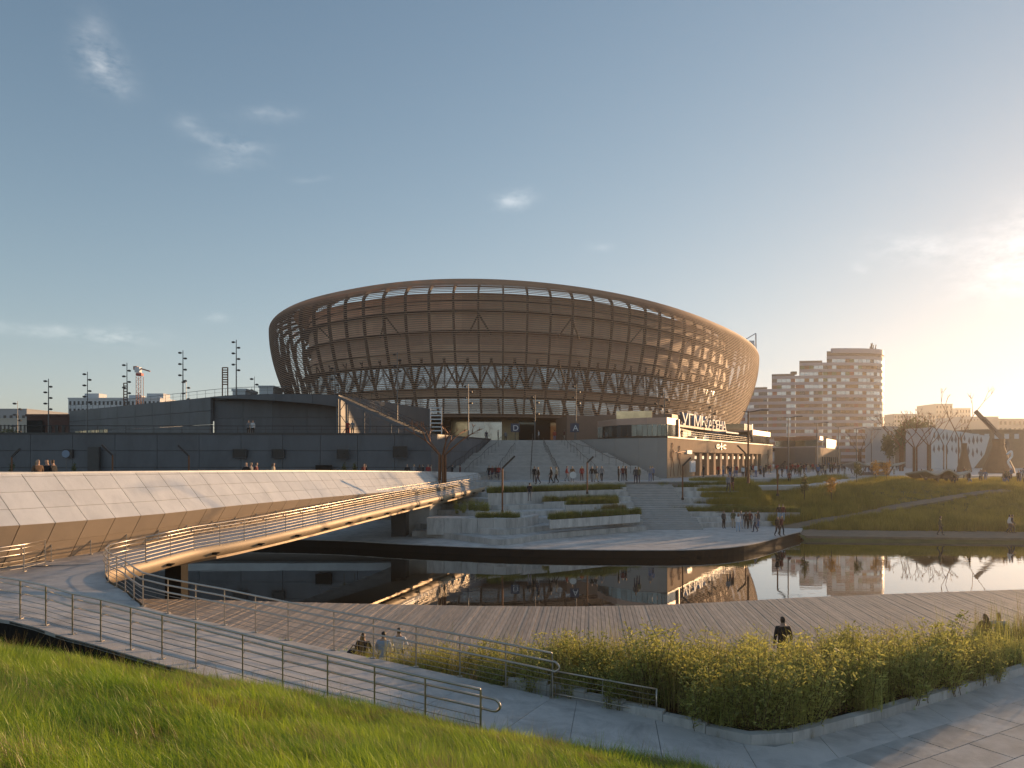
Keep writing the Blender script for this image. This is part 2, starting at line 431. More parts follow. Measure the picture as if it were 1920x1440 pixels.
w = MB(); w.quad((BX0 + .01, BY0 + .01, 0), (BX1 - .01, BY0 + .01, 0), (BX1 - .01, 80.9, 0), (BX0 + .01, 80.9, 0))
struct(w.build('water', m_water))
# upper plaza: its front edge follows the heads of the terraces
pl = [(-128, 79), (-40, 79), (-9, 79.6), (-2, 80.2), (6, 80.6), (11, 81.5), (18, 81.5), (24, 84), (30, 92), (38, 98), (50, 103), (70, 108), (200, 118), (200, 330), (-128, 330)]
struct(MB().prism(pl, 3.9, ZPL).build('plaza', m_plaza))

# ------------------------------------------------------------------ promenade by the water
fp = [(-60, 64), (-30, 62.5)] + [tuple(px(x, y, ZPR)[:2]) for x, y in ((600, 1012), (760, 1020), (945, 1027.5), (1080, 1030), (1250, 1031), (1330, 1029), (1385, 1024), (1430, 1015.5), (1475, 1003), (1500, 997))]
fp = [tuple(v)[:2] for v in smooth([(x, y, 0) for x, y in fp], 5)]
back = [(30, 76), (24, 84), (-60, 84)]
pr = struct(MB().prism(fp + back, -1.2, ZPR).build('promenade', m_conc))
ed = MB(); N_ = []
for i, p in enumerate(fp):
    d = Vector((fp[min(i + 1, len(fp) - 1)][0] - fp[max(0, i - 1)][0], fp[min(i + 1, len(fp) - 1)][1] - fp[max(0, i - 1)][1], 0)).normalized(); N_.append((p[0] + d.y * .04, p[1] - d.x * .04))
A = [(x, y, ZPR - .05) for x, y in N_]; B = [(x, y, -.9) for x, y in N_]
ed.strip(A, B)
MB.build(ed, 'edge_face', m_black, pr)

# ------------------------------------------------------------------ terraces between promenade and plaza
foot = [tuple(px(x, y, ZPR)[:2]) for x, y in ((770, 1005), (830, 1009), (920, 1021), (960, 1021), (1026, 1011), (1120, 1002), (1243, 992.5))]
foot = [Vector((v[0], v[1], 0)) for v in smooth([(x, y, 0) for x, y in foot], 5)]
terr = struct(bpy.data.objects.new('terrace', None)); COL.objects.link(terr)
def tier(xs0, xs1, k, z0, z1, name='terrace_tier', dy=None, depth=24, mat=None, kind=None):
    """a seating tier: foot line moved back by dy, from x0 to x1"""
    dy = k if dy is None else dy
    ln = [(v.x, v.y + dy / 18.5 * (80.0 - v.y)) for v in foot if xs0 <= v.x <= xs1]
    if ln[0][0] > xs0 + .2: ln = [(xs0, ln[0][1])] + ln
    if ln[-1][0] < xs1 - .2: ln = ln + [(xs1, ln[-1][1])]
    poly = ln + [(xs1, 82.2 + .004 * k), (xs0, 82.2 + .004 * k)]
    return MB().prism(poly, z0, z1).build(name, mat or m_conc2, terr)
xl, xr = -8.5, 12.2
zs = [ZPR, 1.05, 1.5, 1.95, 2.4, 2.85, 3.3, 3.75, 4.2, ZPL]
offs = [0, 2.5, 5.0, 7.5, 10.0, 12.5, 15.0, 17.0, 18.5]
for k in range(9):
    tier(xl + .01 * k, xr - .01 * k, k, zs[k] - .2, zs[k + 1] - (.004 if k == 8 else 0), dy=offs[k])
# central flight of steps
nst = 27
for i in range(nst):
    z = ZPR + (ZPL - ZPR) * (i + 1) / nst; y = 69.3 + i * .47
    wd_ = 5.1 + (.9 if i < 6 else 0)
    st_ = MB().box((14.75, (y + 83.0) / 2, z - .18), (wd_, 83.0 - y, .30)).build('step', m_step_shade, terr)
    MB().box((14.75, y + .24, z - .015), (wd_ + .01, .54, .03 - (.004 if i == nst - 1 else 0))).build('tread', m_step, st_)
# benches on the other side of the steps
rf = [tuple(px(x, y, ZPR)[:2]) for x, y in ((1292, 990.5), (1400, 987), (1515, 985))]
for k in range(3):
    d = k * 1.15
    poly = [(rf[0][0] - .0 + .1 * k, rf[0][1] + d), (rf[1][0], rf[1][1] + d), (rf[2][0] - 1.6 * k, rf[2][1] + d), (rf[2][0] - 1.6 * k, 80 - .01 * k), (rf[0][0] + .1 * k, 80 - .01 * k)]
    MB().prism(poly, ZPR - .1 + .45 * k, ZPR + .45 * (k + 1)).build('bench_tier', m_conc2, terr)
for k, (y0, z1, x1) in enumerate(((76.4, 2.5, 25.5), (78.2, 3.1, 25), (80.0, 3.7, 24.5), (81.6, 4.3, 24))):
    MB().prism([(17.4 + .05 * k, y0), (x1, y0 + .6), (x1, 83.5 + .01 * k), (17.4 + .05 * k, 83.5 + .01 * k)], 1.5, z1).build('terrace_tier', m_conc2, terr)

# planters: concrete boxes with grass growing in them
PLANTERS = []        # (x0, x1, y_front, depth, z_top)
def planter(xa, xb, ybase, z0, h, depth, label, curve=0.0, auto=False):
    """front top edge from photo pixel xa to xb at row ybase, standing on a tier of height z0"""
    if auto:
        yc = ybase - curve / 2; xc = (xa + xb) / 2
        for q in range(550, 860):
            D = q / 10; X_ = xat(xc, D); zr = CZ - (yc - HZ) * D / F
            fy = min(foot, key=lambda v: abs(v.x - X_)).y; kk = sum(1 for o_ in offs if D >= fy + o_ / 18.5 * (80.0 - fy)); zt_ = zs[kk]
            if zr <= zt_ + h: z0 = zt_; break
    zt = z0 + h
    a, b = px(xa, ybase, zt), px(xb, ybase - curve, zt)
    t = thing('planter', label, 'planter', (a.x, a.y, z0), 'concrete planters on the terraces')
    pts = [(a.x, a.y), ((a.x + b.x) / 2, (a.y + b.y) / 2 - .15), (b.x, b.y)]
    bk = [(b.x, b.y + depth), (a.x, a.y + depth)]
    MB().prism(pts + bk, z0 - (.5 if auto and xa > 1000 else 1.25), zt).build('box', m_conc2, t)
    ins = [(a.x + .12, a.y + .14), ((a.x + b.x) / 2, (a.y + b.y) / 2 - .02), (b.x - .12, b.y + .14), (b.x - .12, b.y + depth - .12), (a.x + .12, a.y + depth - .12)]
    MB().prism(ins, zt - .05, zt + .012).build('soil', m_soil, t)
    PLANTERS.append((a.x, a.y, b.x, b.y, depth, zt))
planter(893, 975, 973, 1.75, .45, 1.3, 'short planter at the bridge end of the terrace, above the tall retaining wall')
planter(1031, 1200, 975, 1.7, .22, 1.4, 'long low planter nearest the promenade on the terrace', 11, auto=True)
planter(1115, 1179, 955, 2.45, .2, 1.2, 'small planter of brown dead grass beside the steps', auto=True)
planter(1061, 1160, 947, 2.75, .2, 1.1, 'middle planter of the terrace above the brown one', 3, auto=True)
planter(1020, 1157, 941, 3.05, .22, 1.2, 'planter with flowering grass below the lone standing person', 4, auto=True)
planter(915, 1175, 925, 3.65, .22, 2.2, 'longest planter along the plaza edge at the foot of the grand stairs', 8, auto=True)
planter(1237, 1405, 914, 3.85, .25, 1.6, 'plaza edge planter in front of the lit pavilion wall', 2)
planter(1270, 1420, 937, 2.5, .25, 1.8, 'planter across the steps on the bank side, upper one')
planter(1300, 1450, 948, 2.05, .25, 1.6, 'planter across the steps on the bank side, middle one')
planter(1256, 1500, 961, 1.6, .25, 1.6, 'long planter directly above the concrete benches')
planter(1455, 1602, 907, 3.9, .2, 3.0, 'curved planter strip on the plaza beside the yellow saplings', 9)
# tall retaining wall at the bridge end
lw = thing('retaining_wall', 'pale curved concrete retaining wall between the bridge end and the terrace', 'wall', (-6, 61, ZPR))
wl_pts = smooth([px(x, y, 1.0) for x, y in ((800, 1000), (880, 1001), (950, 1002.5), (985, 999), (1010, 993))], 5)
for i in range(0, len(wl_pts) - 1, 2):
    a, b = wl_pts[i], wl_pts[min(i + 2, len(wl_pts) - 1)]
    d = (b - a).normalized() * .012
    MB().prism([(a.x + d.x, a.y + d.y), (b.x - d.x, b.y - d.y), (b.x, b.y + 2.2), (a.x, a.y + 2.2)], .9, 2.28).build('wall_panel', m_conc2, lw)

# ------------------------------------------------------------------ ramp plane and pavement
Q = np.array([(-13.6, 20.7, 2.76), (-6.17, 17.1, 2.13), (-.63, 15, 1.63), (-10.9, 23.7, 2.35), (-4.8, 20, 2.0), (-1.3, 19, 1.66), (1, 18.5, 1.4)])
ca, cb, cc = np.linalg.lstsq(np.c_[np.ones(len(Q)), Q[:, :2]], Q[:, 2], rcond=None)[0]
def zramp(x, y): return max(1.12, ca + cb * x + cc * y) if x > -13 else min(2.78, ca + cb * x + cc * y)
def rp(x, y):
    """pixel on the ramp or pavement surface"""
    dx, dz = (x - 960) / F, -(y - HZ) / F
    t = (CZ - ca) / (cb * dx + cc - dz)
    if ca + cb * dx * t + cc * t < 1.12: t = (CZ - 1.12) / (-dz)
    return Vector((dx * t, t, CZ + dz * t))
near_px = [(-75, 1134), (-12, 1147), (38, 1160), (86, 1172), (136, 1189), (189, 1202), (245, 1218), (304, 1235), (367, 1252), (455, 1277), (530, 1299), (614, 1322), (702, 1346), (797, 1371), (901, 1397)]
near = [rp(*p) for p in near_px]
inner_px = [(268, 1137), (315, 1150), (367, 1161), (421, 1172), (479, 1186), (540, 1200), (626, 1219), (700, 1234), (780, 1251), (862, 1269), (948, 1288), (1035, 1308)]
inner = [rp(*p) for p in inner_px]
up_out = [Vector(p) for p in [(-15.5, 31.6, 2.8), (-14.8, 34.8, 2.95), (-13.6, 37.6, 3.05), (-11.7, 42.8, 3.3), (-9.3, 52.5, 3.6), (-5.7, 68.0, 3.95), (-3.06, 77.8, 4.2), (-1.2, 85.6, 4.5), (-.7, 88.0, 4.66)]]
up_in = [Vector(p) for p in [(-20.2, 30.2, 2.85), (-19.0, 33.5, 2.95), (-17.7, 37.0, 3.05), (-15.9, 42.5, 3.3), (-12.6, 53.5, 3.6), (-8.2, 70, 3.95), (-6.0, 79.5, 4.2), (-3.9, 87.5, 4.5), (-3.2, 90.0, 4.66)]]
turn = smooth([inner[0], (-13.6, 26.0, 2.66), (-14.9, 27.5, 2.72), (-15.85, 29.4, 2.76), up_out[0]], 5)

bridge = thing('footbridge', 'white panelled footbridge with a side ramp curving down to the foreground', 'bridge', (-10, 55, 3.0))
# upper ramp deck
so, si = smooth(up_out, 5), smooth(up_in, 5)
MB().strip(so, si, .34).build('ramp_deck', m_deckr, bridge)
# lower ramp and turning platform
def densify(pts, step):
    return [Vector(p) for p in along(pts, step)]
A = along([near[2] + Vector((-.1, -.3, 0))] + [p + Vector((-.1, -.3, 0)) for p in near[3:]], n=28); Bq = along(inner, n=28)
def slabs(PA, PB, step, name, mat, parent, th, drop=0.0):
    for i in range(0, len(PA) - 1, step):
        a, b = [Vector(p) for p in PA[i:i + step + 1]], [Vector(p) for p in PB[i:i + step + 1]]
        for L_ in (a, b):
            d = (L_[1] - L_[0]).normalized() * .008; L_[0] = L_[0] + d; L_[-1] = L_[-1] - d
        MB().strip([(p.x, p.y, zramp(p.x, p.y) - drop) for p in a], [(p.x, p.y, zramp(p.x, p.y) - drop) for p in b], th).build(name, mat, parent)
slabs(A, Bq, 4, 'ramp_slab', m_deckr, bridge, .1)
MB().strip([(p.x, p.y, zramp(p.x, p.y) - .03) for p in A], [(p.x, p.y, zramp(p.x, p.y) - .03) for p in Bq], .06).build('ramp_bed', m_dark2, bridge)
def zplat(x, y):
    d = max(0, min(1, (y - 21) / 10.0)); return (zramp(min(x, -11.0), y) if y < 27 else 2.72) * (1 - d) + 2.83 * d
pm = MB()
# platform as a fan of strips so that its height can follow both ramps
La = along([(A[0].x, A[0].y, 0), (inner[0].x, inner[0].y, 0)] + [(p.x, p.y, 0) for p in turn[1:]], n=24)
Lb = along([(near[0].x - .6, near[0].y - .15, 0), (-29, 26.5, 0), (-29, 31, 0), (-20.2, 30.2, 0)], n=24)
za = lambda p: zramp(p.x, p.y) if p.y < 25.2 else 2.62 + (p.y - 25.2) / 6.4 * .18
pm.strip([(p.x, p.y, za(p) - .003) for p in La], [(p.x, p.y, min(2.84, za(p) + .12)) for p in Lb], .1)
pm.build('turning_platform', m_deckr, bridge)
# dark steel edge beam below the near side, and the sandy metal edge of the upper ramp
eb = MB(); E = [p + Vector((-.05, .05, 0)) for p in along([near[0] + Vector((-.6, -.1, 0))] + A, n=40)]
eb.strip([(p.x, p.y, zramp(p.x, p.y) - .10) for p in E], [(p.x, p.y + .25, zramp(p.x, p.y) - .10) for p in E], .55)
eb.build('edge_beam', m_black, bridge)
fz = MB(); O = turn[:-1] + so
nrm = []
for i, p in enumerate(O):
    d = (O[min(i + 1, len(O) - 1)] - O[max(i - 1, 0)]); d.z = 0; d.normalize(); nrm.append(Vector((d.y, -d.x, 0)))
fz.add([tuple(p + n * .03 + Vector((0, 0, .04))) for p, n in zip(O, nrm)] + [tuple(p + n * .13 + Vector((0, 0, -.12))) for p, n in zip(O, nrm)] + [tuple(p + n * .03 + Vector((0, 0, -.50))) for p, n in zip(O, nrm)] + [tuple(p - n * .12 + Vector((0, 0, -.50))) for p, n in zip(O, nrm)],
       [(k * len(O) + i, k * len(O) + i + 1, (k + 1) * len(O) + i + 1, (k + 1) * len(O) + i) for k in range(3) for i in range(len(O) - 1)])
fz.build('edge_fascia', m_fasc, bridge, smooth=True)
# small dark light brackets under the fascia
for p in along(so[2:-4], step=3.1):
    i = min(range(len(O)), key=lambda k: (O[k] - p).length); n = nrm[i]
    br = MB(); q = p + n * .13
    br.box((q.x, q.y, q.z - .30), (.5, .14, .05)); br.box((q.x, q.y, q.z - .36), (.28, .14, .07)); br.build('light_bracket', m_black, bridge)
# underside girder and pier
un = MB(); un.strip([p + Vector((-.3, .2, -.45)) for p in so[8:]], [p + Vector((.4, 0, -1.0 + .03 * i)) for i, p in enumerate(si[8:])], .25); un.build('girder', m_tan, bridge)
MB().prism([(-10.2, 63.0), (-9.0, 63.2), (-9.0, 65.2), (-10.2, 65.0)], -1.5, 3.2).build('pier', m_dark2, bridge)
MB().prism([(-9.6, 66.5), (-7.4, 67.0), (-6.0, 77), (-9.6, 77)], -1.2, 3.3).build('abutment', m_step, bridge)
MB().prism([(-17.2, 37), (-16.4, 37), (-16.4, 37.8), (-17.2, 37.8)], -1.5, 2.7).build('pier', m_black, bridge)
MB().prism([(-11.5, 19.0), (-10.2, 18.4), (-9.9, 19.2), (-11.2, 19.8)], -1.0, 2.05).build('pier', m_black, bridge)
MB().prism([(-16.6, 28.9), (-16.2, 28.9), (-16.2, 29.3), (-16.6, 29.3)], -1.5, 2.3).build('pier', m_black, bridge)

# white parapet: sloping upper face, belly, tucked-in lower face; every panel is a piece of its own
base = smooth(up_in, 8); base = [Vector((-26, 21.5, 2.85)), Vector((-23.6, 24.5, 2.85)), Vector((-21.7, 27.5, 2.85))] + base
base = smooth(along(base, step=3.0), 6)
Ls = [0]
for i in range(len(base) - 1): Ls.append(Ls[-1] + (base[i + 1] - base[i]).length)
LT = Ls[-1]
def at(s):
    s = max(-.5, min(LT, s)); i = 0
    while i < len(Ls) - 2 and Ls[i + 1] < s: i += 1
    p = base[i].lerp(base[i + 1], (s - Ls[i]) / (Ls[i + 1] - Ls[i]))
    d = base[i + 1] - base[i]; d.z = 0; d.normalize()
    return p, Vector((d.y, -d.x, 0))
def ppt(s, lev):
    """lev 0 foot, 1 belly, 2 top; height and lean shrink towards the far end"""
    p, n = at(s); t = max(0, min(1, s / LT)); q = max(0, (t - .12) / .88)
    foot_z = p.z; belly_z = foot_z + (1.72 * (1 - q) ** 1.15 + .02); top_z = 6.62 - 1.15 * q ** 1.6
    out = .85 * (1 - q) + .12
    if lev <= 1:
        return Vector((p.x, p.y, 0)) + n * (out * lev) + Vector((0, 0, foot_z + (belly_z - foot_z) * lev))
    f = lev - 1; back = -.95 * (1 - .55 * q)
    return Vector((p.x, p.y, 0)) + n * (out + (back - out) * f) + Vector((0, 0, belly_z + (top_z - belly_z) * f))
PW = 1.46
ncol = int((LT - 1.0) / PW)
S1 = ncol * PW
def panel(s0, s1, l0, l1, sl0, sl1, mat, name):
    g = .018
    c = [ppt(s0 - sl0 + g, l0 + .004), ppt(s1 - sl0 - g, l0 + .004), ppt(s1 - sl1 - g, l1 - .004), ppt(s0 - sl1 + g, l1 - .004)]
    nn = (c[1] - c[0]).cross(c[3] - c[0]).normalized() * .03
    mb = MB(); mb.add(c + [v - nn for v in c], [(0, 1, 2, 3), (4, 7, 6, 5), (0, 4, 5, 1), (1, 5, 6, 2), (2, 6, 7, 3), (3, 7, 4, 0)])
    return mb.build(name, mat, bridge)
SL = .22
for c in range(ncol):
    s0 = c * PW; q = s0 / LT
    for (l0, l1) in ((1.0, 1.30), (1.30, 1.62), (1.62, 1.92), (1.92, 2.0)) if q < .93 else ((1.0, 1.5), (1.5, 2.0)):
        panel(s0, s0 + PW, l0, l1, SL * (l0 - 1), SL * (l1 - 1), m_white, 'panel')
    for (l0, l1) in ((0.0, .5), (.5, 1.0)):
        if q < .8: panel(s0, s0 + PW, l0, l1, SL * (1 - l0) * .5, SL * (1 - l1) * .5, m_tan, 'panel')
# dark backing just inside the joints, so that the panel gaps read as gaps
bk = MB(); ss = [i * 1.0 for i in range(int(S1) + 1)]
off = lambda s, l: ppt(s, l) - at(s)[1] * .06 - Vector((0, 0, .02))
for l0, l1 in ((0.0, 1.0), (1.0, 2.0)):
    bk.strip([off(s, l0) for s in ss], [off(s, l1) for s in ss])
bk.build('panel_backing', m_black, bridge)
cp = MB(); tops = [ppt(s, 2.0) + Vector((0, 0, .015)) for s in ss]; ns = [at(s)[1] for s in ss]
cp.strip([p + n * .05 for p, n in zip(tops, ns)], [p - n * .55 for p, n in zip(tops, ns)], .10)
cp.build('coping', m_white, bridge)
ib = MB(); ib.strip([p - n * .5 + Vector((0, 0, -.12)) for p, n in zip(tops, ns)], [p - n * .45 + Vector((0, 0, -1.3)) for p, n in zip(tops, ns)], .05); ib.build('inner_face', m_white, bridge)
# end plate of the parapet
e0, e1, e2 = ppt(S1, 0), ppt(S1, 1), ppt(S1, 2)
MB().add([e0, e1, e2, e0 + Vector((0, .25, 0)), e1 + Vector((0, .25, 0)), e2 + Vector((-.2, .25, 0))], [(0, 1, 2), (5, 4, 3), (0, 3, 4, 1), (1, 4, 5, 2), (2, 5, 3, 0)]).build('end_plate', m_white, bridge)
# main walkway behind the parapet and the low parapet on its other side
mw = MB()
fl = lambda s: max(ZPL + .02, 5.42 - .72 * max(0, s / LT - .12) / .88)
mw.strip([tuple(ppt(s, 2).xy) + (fl(s),) for s in ss], [tuple((ppt(s, 2) - at(s)[1] * 6.2).xy) + (fl(s),) for s in ss], .5)
mw.build('walkway', m_deckr, bridge)
fpz = lambda s: fl(s) + 1.25 - .25 * s / LT
for i in range(0, len(ss) - 3, 3):
    seg = ss[i:i + 4]
    mb = MB(); mb.strip([(ppt(s, 2) - at(s)[1] * 6.0).to_2d().to_3d() + Vector((0, 0, fpz(s))) for s in seg], [(ppt(s, 2) - at(s)[1] * 6.35).to_2d().to_3d() + Vector((0, 0, fpz(s))) for s in seg], 1.4)
    mb.build('far_parapet', m_white, bridge)

# ------------------------------------------------------------------ railings
def railing(name, label, posts, h, levels, group=None, r_post=.026, mat=None, cable=None, top_r=.028, loops=False, lean=None, hand=(), hoff=(0, 0)):
    mat = mat or m_steel; cable = cable or m_cable
    t = thing(name, label, 'railing', posts[0], group)
    up = Vector((0, 0, 1))
    for p in posts:
        p = Vector(p); mb = MB(); mb.beam(p - up * .02, p + up * h, r_post * 2.2, r_post * 1.1, (1, .3, 0)); mb.box((p.x, p.y, p.z + .01), (r_post * 5, r_post * 5, .02)); mb.build('post', mat, t)
    mb = MB(); mb.tube([Vector(p) + up * h for p in posts], top_r, 7); mb.build('top_rail', mat, t, smooth=True)
    for z in hand:
        mb = MB(); P = [Vector(p) + up * z + Vector((hoff[0], hoff[1], 0)) for p in posts]; mb.tube(P, top_r * .95, 7)
        for p, q in zip(posts, P): mb.tube([Vector(p) + up * (z - .07), q], .009, 4)
        mb.build('handrail', mat, t, smooth=True)
    for z in levels:
        mb = MB(); mb.tube([Vector(p) + up * z for p in posts], .0085 if cable is m_cable else top_r * .5, 4); mb.build('rail_bar', cable, t)
    return t
near_z = [Vector((p.x, p.y, zramp(p.x, p.y))) for p in near]
r1 = railing('ramp_railing', 'long steel railing along the grass side of the lower ramp', near_z, 1.07, (.12, .26, .40, .54), hand=(.90, .68), hoff=(.03, .10))
e = near_z[-1]; dd = (near_z[-1] - near_z[-2]).normalized()
mb = MB(); c0 = e + Vector((.03, .10, 0)); mb.tube(smooth([c0 + Vector((0, 0, .9)), c0 + dd * .28 + Vector((0, 0, .9)), c0 + dd * .38 + Vector((0, 0, .79)), c0 + dd * .28 + Vector((0, 0, .68)), c0 + Vector((0, 0, .68))], 5), .027, 7); mb.build('end_loop', m_steel, r1, smooth=True)
inner_z = [Vector((p.x, p.y, zramp(p.x, p.y))) for p in inner]
tposts = along([inner_z[0]] + [Vector((p.x, p.y, za(p))) for p in turn[1:]], step=1.15)
r2 = railing('ramp_railing', 'steel railing on the boardwalk side of the lower ramp, curving round the turn', [Vector(p) for p in reversed(tposts)][:-1] + inner_z, 1.07, (.12, .26, .40, .54), hand=(.90, .68), hoff=(-.03, -.10))
e = inner_z[-1]; dd = (inner_z[-1] - inner_z[-2]).normalized()
mb = MB(); c0 = e + Vector((-.03, -.10, 0)); mb.tube(smooth([c0 + Vector((0, 0, .9)), c0 + dd * .12 + Vector((0, 0, .9)), c0 + dd * .22 + Vector((0, 0, .79)), c0 + dd * .12 + Vector((0, 0, .68)), c0 + Vector((0, 0, .68))], 5), .027, 7); mb.build('end_loop', m_steel, r2, smooth=True)
uposts = along(so, step=1.62)
r3 = railing('ramp_railing', 'sunlit steel railing along the water side of the upper ramp', uposts, 1.08, (.14, .30, .46, .62, .78), hand=(.90,), hoff=(-.1, 0), cable=m_steel, top_r=.03)
ia = along([p + Vector((.35, -.1, 0)) for p in si[2:]], step=1.9)
r4 = railing('ramp_railing', 'steel handrail fixed along the white bridge parapet above the upper ramp', ia, 1.0, (.78,), top_r=.03, cable=m_steel)
lf = [Vector(p) for p in [(-19.0, 30.4, 2.84), (-18.95, 29.0, 2.82), (-19.35, 27.4, 2.80), (-20.6, 25.8, 2.80), (-22.6, 24.6, 2.8)]]
r5 = railing('ramp_railing', 'short curved steel railing below the bridge at the far left', lf, 1.05, (.15, .3, .45), hand=(.9, .68), hoff=(-.08, 0))
# low end panel: small railing past the end of the ramp
lp = [rp(1036, 1309), rp(1130, 1327), rp(1231, 1346)]
r6 = thing('railing_panel', 'low framed steel railing panel beside the shrubs at the ramp end', 'railing', lp[0])
mb = MB()
P = [Vector((p.x, p.y, zramp(p.x, p.y))) for p in lp]
for a, b in ((P[0] + Vector((0, 0, .66)), P[2] + Vector((0, 0, .66))), (P[0] + Vector((0, 0, .12)), P[2] + Vector((0, 0, .12))), (P[2] + Vector((0, 0, .0)), P[2] + Vector((0, 0, .67)))):
    MB().tube([a, b], .022, 7).build('frame', m_steel, r6, smooth=True)
for z in (.26, .39, .52): MB().tube([P[0] + Vector((0, 0, z)), P[2] + Vector((0, 0, z))], .009, 4).build('rail_bar', m_cable, r6)
MB().beam(P[0], P[0] + Vector((0, 0, .95)), .05, .03, (1, 0, 0)).build('post', m_steel, r6)
MB().beam(P[1] + Vector((0, 0, .12)), P[1] + Vector((0, 0, .66)), .02, .02, (1, 0, 0)).build('post', m_steel, r6)

# ------------------------------------------------------------------ pavement, kerbs and shrub bed
bed_front = [Vector((1.15, 18.35, 0)), Vector((3.3, 17.0, 0)), Vector((5.0, 15.85, 0)), Vector((5.6, 15.75, 0)), Vector((8.6, 17.4, 0)), Vector((14.7, 21.2, 0)), Vector((22, 25.6, 0)), Vector((34, 33, 0))]
bed_left = [Vector((p.x + .05, p.y + .12, 0)) for p in inner[6:]]
bed_back = [Vector((34, 36, 0)), Vector((24, 29.5, 0)), Vector((15.5, 24.9, 0)), Vector((9, 21.9, 0)), Vector((4, 21.3, 0)), Vector((-1, 21.9, 0)), Vector((-4.4, 22.4, 0))]
bed = bed_left + bed_front[1:] + bed_back
pv = MB()
# pavement strip laid between bed edge and hill side
Pa = along([inner[-1]] + bed_front, n=60); Pb = along([A[-1], Vector((1.5, 13.2, 0)), Vector((6, 10, 0)), Vector((14, 7, 0)), Vector((40, 4, 0))], n=60)
pv.strip([(p.x, p.y, zramp(p.x, p.y) - .03) for p in Pa], [(p.x, p.y, zramp(p.x, p.y) - .03) for p in Pb], .5)
pvo = struct(pv.build('pavement', m_dark2)); slabs(Pa, Pb, 3, 'pavement_slab', m_conc, pvo, .1, .002)
kb = struct(bpy.data.objects.new('kerb', None)); COL.objects.link(kb)
kl = [Vector((p.x, p.y, 0)) for p in bed_left[-2:-1]] + bed_front
kp = along(kl, step=1.0)
for a, b in zip(kp[:-1], kp[1:]):
    d = (b - a).normalized(); n = Vector((-d.y, d.x, 0)); g = d * .006
    z = max(zramp(a.x, a.y), zramp(b.x, b.y))
    h = .16 if a.x < 4.5 else .22
    MB().prism([tuple((a + g).xy), tuple((b - g).xy), tuple((b - g + n * .22).xy), tuple((a + g + n * .22).xy)], z - .4, z + h).build('kerb_stone', m_conc2, kb)
def in_poly(x, y, poly):
    c = False; j = len(poly) - 1
    for i in range(len(poly)):
        if (poly[i].y > y) != (poly[j].y > y) and x < (poly[j].x - poly[i].x) * (y - poly[i].y) / (poly[j].y - poly[i].y) + poly[i].x: c = not c
        j = i
    return c
struct(MB().prism([(p.x * .985 + .06, p.y + .30) for p in bed], -.4, 1.0).build('planting_ground', m_soil))
# paving slabs of the lower corner, each its own piece
sl = struct(bpy.data.objects.new('slab_paving', None)); COL.objects.link(sl)
u = Vector((9.5, 5.6, 0)).normalized(); v = Vector((u.y, -u.x, 0)); o0 = Vector((4.25, 13.75, 0))
rs = random.Random(3)
for r in range(8):
    x = -3 - rs.random() * 1.2
    while x < 24:
        wd = rs.choice((.95, 1.2, 1.45))
        p = o0 + u * x + v * (r * .92)
        if p.y > 6.5:
            q = [p + u * .012 + v * .012, p + u * (wd - .012) + v * .012, p + u * (wd - .012) + v * .908, p + u * .012 + v * .908]
            if min(zz.y for zz in q) > 6.5 and p.x > 2.6 - r * .1:
                dz = rs.uniform(0, .006); MB().prism([(a.x, a.y) for a in q], 1.08, 1.128 + dz).build('paving_slab', m_slab, sl)
        x += wd

# ------------------------------------------------------------------ boardwalk of single planks
far_px = [(120, 1119), (230, 1122), (400, 1125), (500, 1127.5), (620, 1130.5), (735, 1133), (900, 1136), (1080, 1137), (1200, 1135), (1280, 1132), (1400, 1126), (1500, 1120), (1600, 1116), (1700, 1112), (1800, 1108.5), (1920, 1104.5), (2050, 1101), (2300, 1095)]
far = [px(x, y, ZDK) for x, y in far_px]
bw = struct(bpy.data.objects.new('boardwalk', None)); COL.objects.link(bw)
def yfar(x):
    for a, b in zip(far[:-1], far[1:]):
        if a.x <= x <= b.x: return a.y + (b.y - a.y) * (x - a.x) / (b.x - a.x)
    return far[0].y if x < far[0].x else far[-1].y
nb = [Vector((-24, 30.0, 0)), Vector((-16.5, 27.5, 0)), Vector((-12.5, 24.6, 0)), Vector((-8, 22.3, 0)), Vector((-4.6, 20.9, 0)), Vector((-1, 20.4, 0)), Vector((4, 20.4, 0)), Vector((9, 21.2, 0)), Vector((15.5, 24.4, 0)), Vector((24, 29, 0)), Vector((38, 36, 0))]
def ynear(x):
    for a, b in zip(nb[:-1], nb[1:]):
        if a.x <= x <= b.x: return a.y + (b.y - a.y) * (x - a.x) / (b.x - a.x)
    return nb[0].y if x < nb[0].x else nb[-1].y
PWD, SK = .165, .105           # plank pitch, lean of the planks from the view direction
rs = random.Random(5)
cand = []
x = -26.0
while x < 36:
    xm = x; y0 = ynear(xm); y1 = yfar(xm + SK * 33 * .9)
    # the plank passes through (x at y=24)
    X = lambda y: x + SK * (y - 24)
    y0 = ynear(X(24)) - .1; y1 = yfar(X(34)) - .0
    if y1 - y0 > .5:
        cand.append((x, y0, y1, rs.uniform(-.006, .006)))
    x += PWD
rest = MB(); planks = []
def plank_mb(mb, c):
    x, y0, y1, dz = c
    h = PWD * .5 - .007
    cuts = [y0, y1] if y1 - y0 < 3 else [y0] + [y0 + (y1 - y0) * .38 + 1.0 * ((hash(round(x / PWD)) % 2) - .5)] + [y1]
    for a, b in zip(cuts[:-1], cuts[1:]):
        vs = []
        for z in (ZDK - .05, ZDK + dz):
            for (yy_, s) in ((a + .008, -h), (a + .008, h), (b - .008, h), (b - .008, -h)):
                vs.append((x + SK * (yy_ - 24) + s, yy_, z))
        mb.add(vs, [(3, 2, 1, 0), (4, 5, 6, 7), (0, 1, 5, 4), (1, 2, 6, 5), (2, 3, 7, 6), (3, 0, 4, 7)])
vis = [c for c in cand if -17 < c[0] < 26]
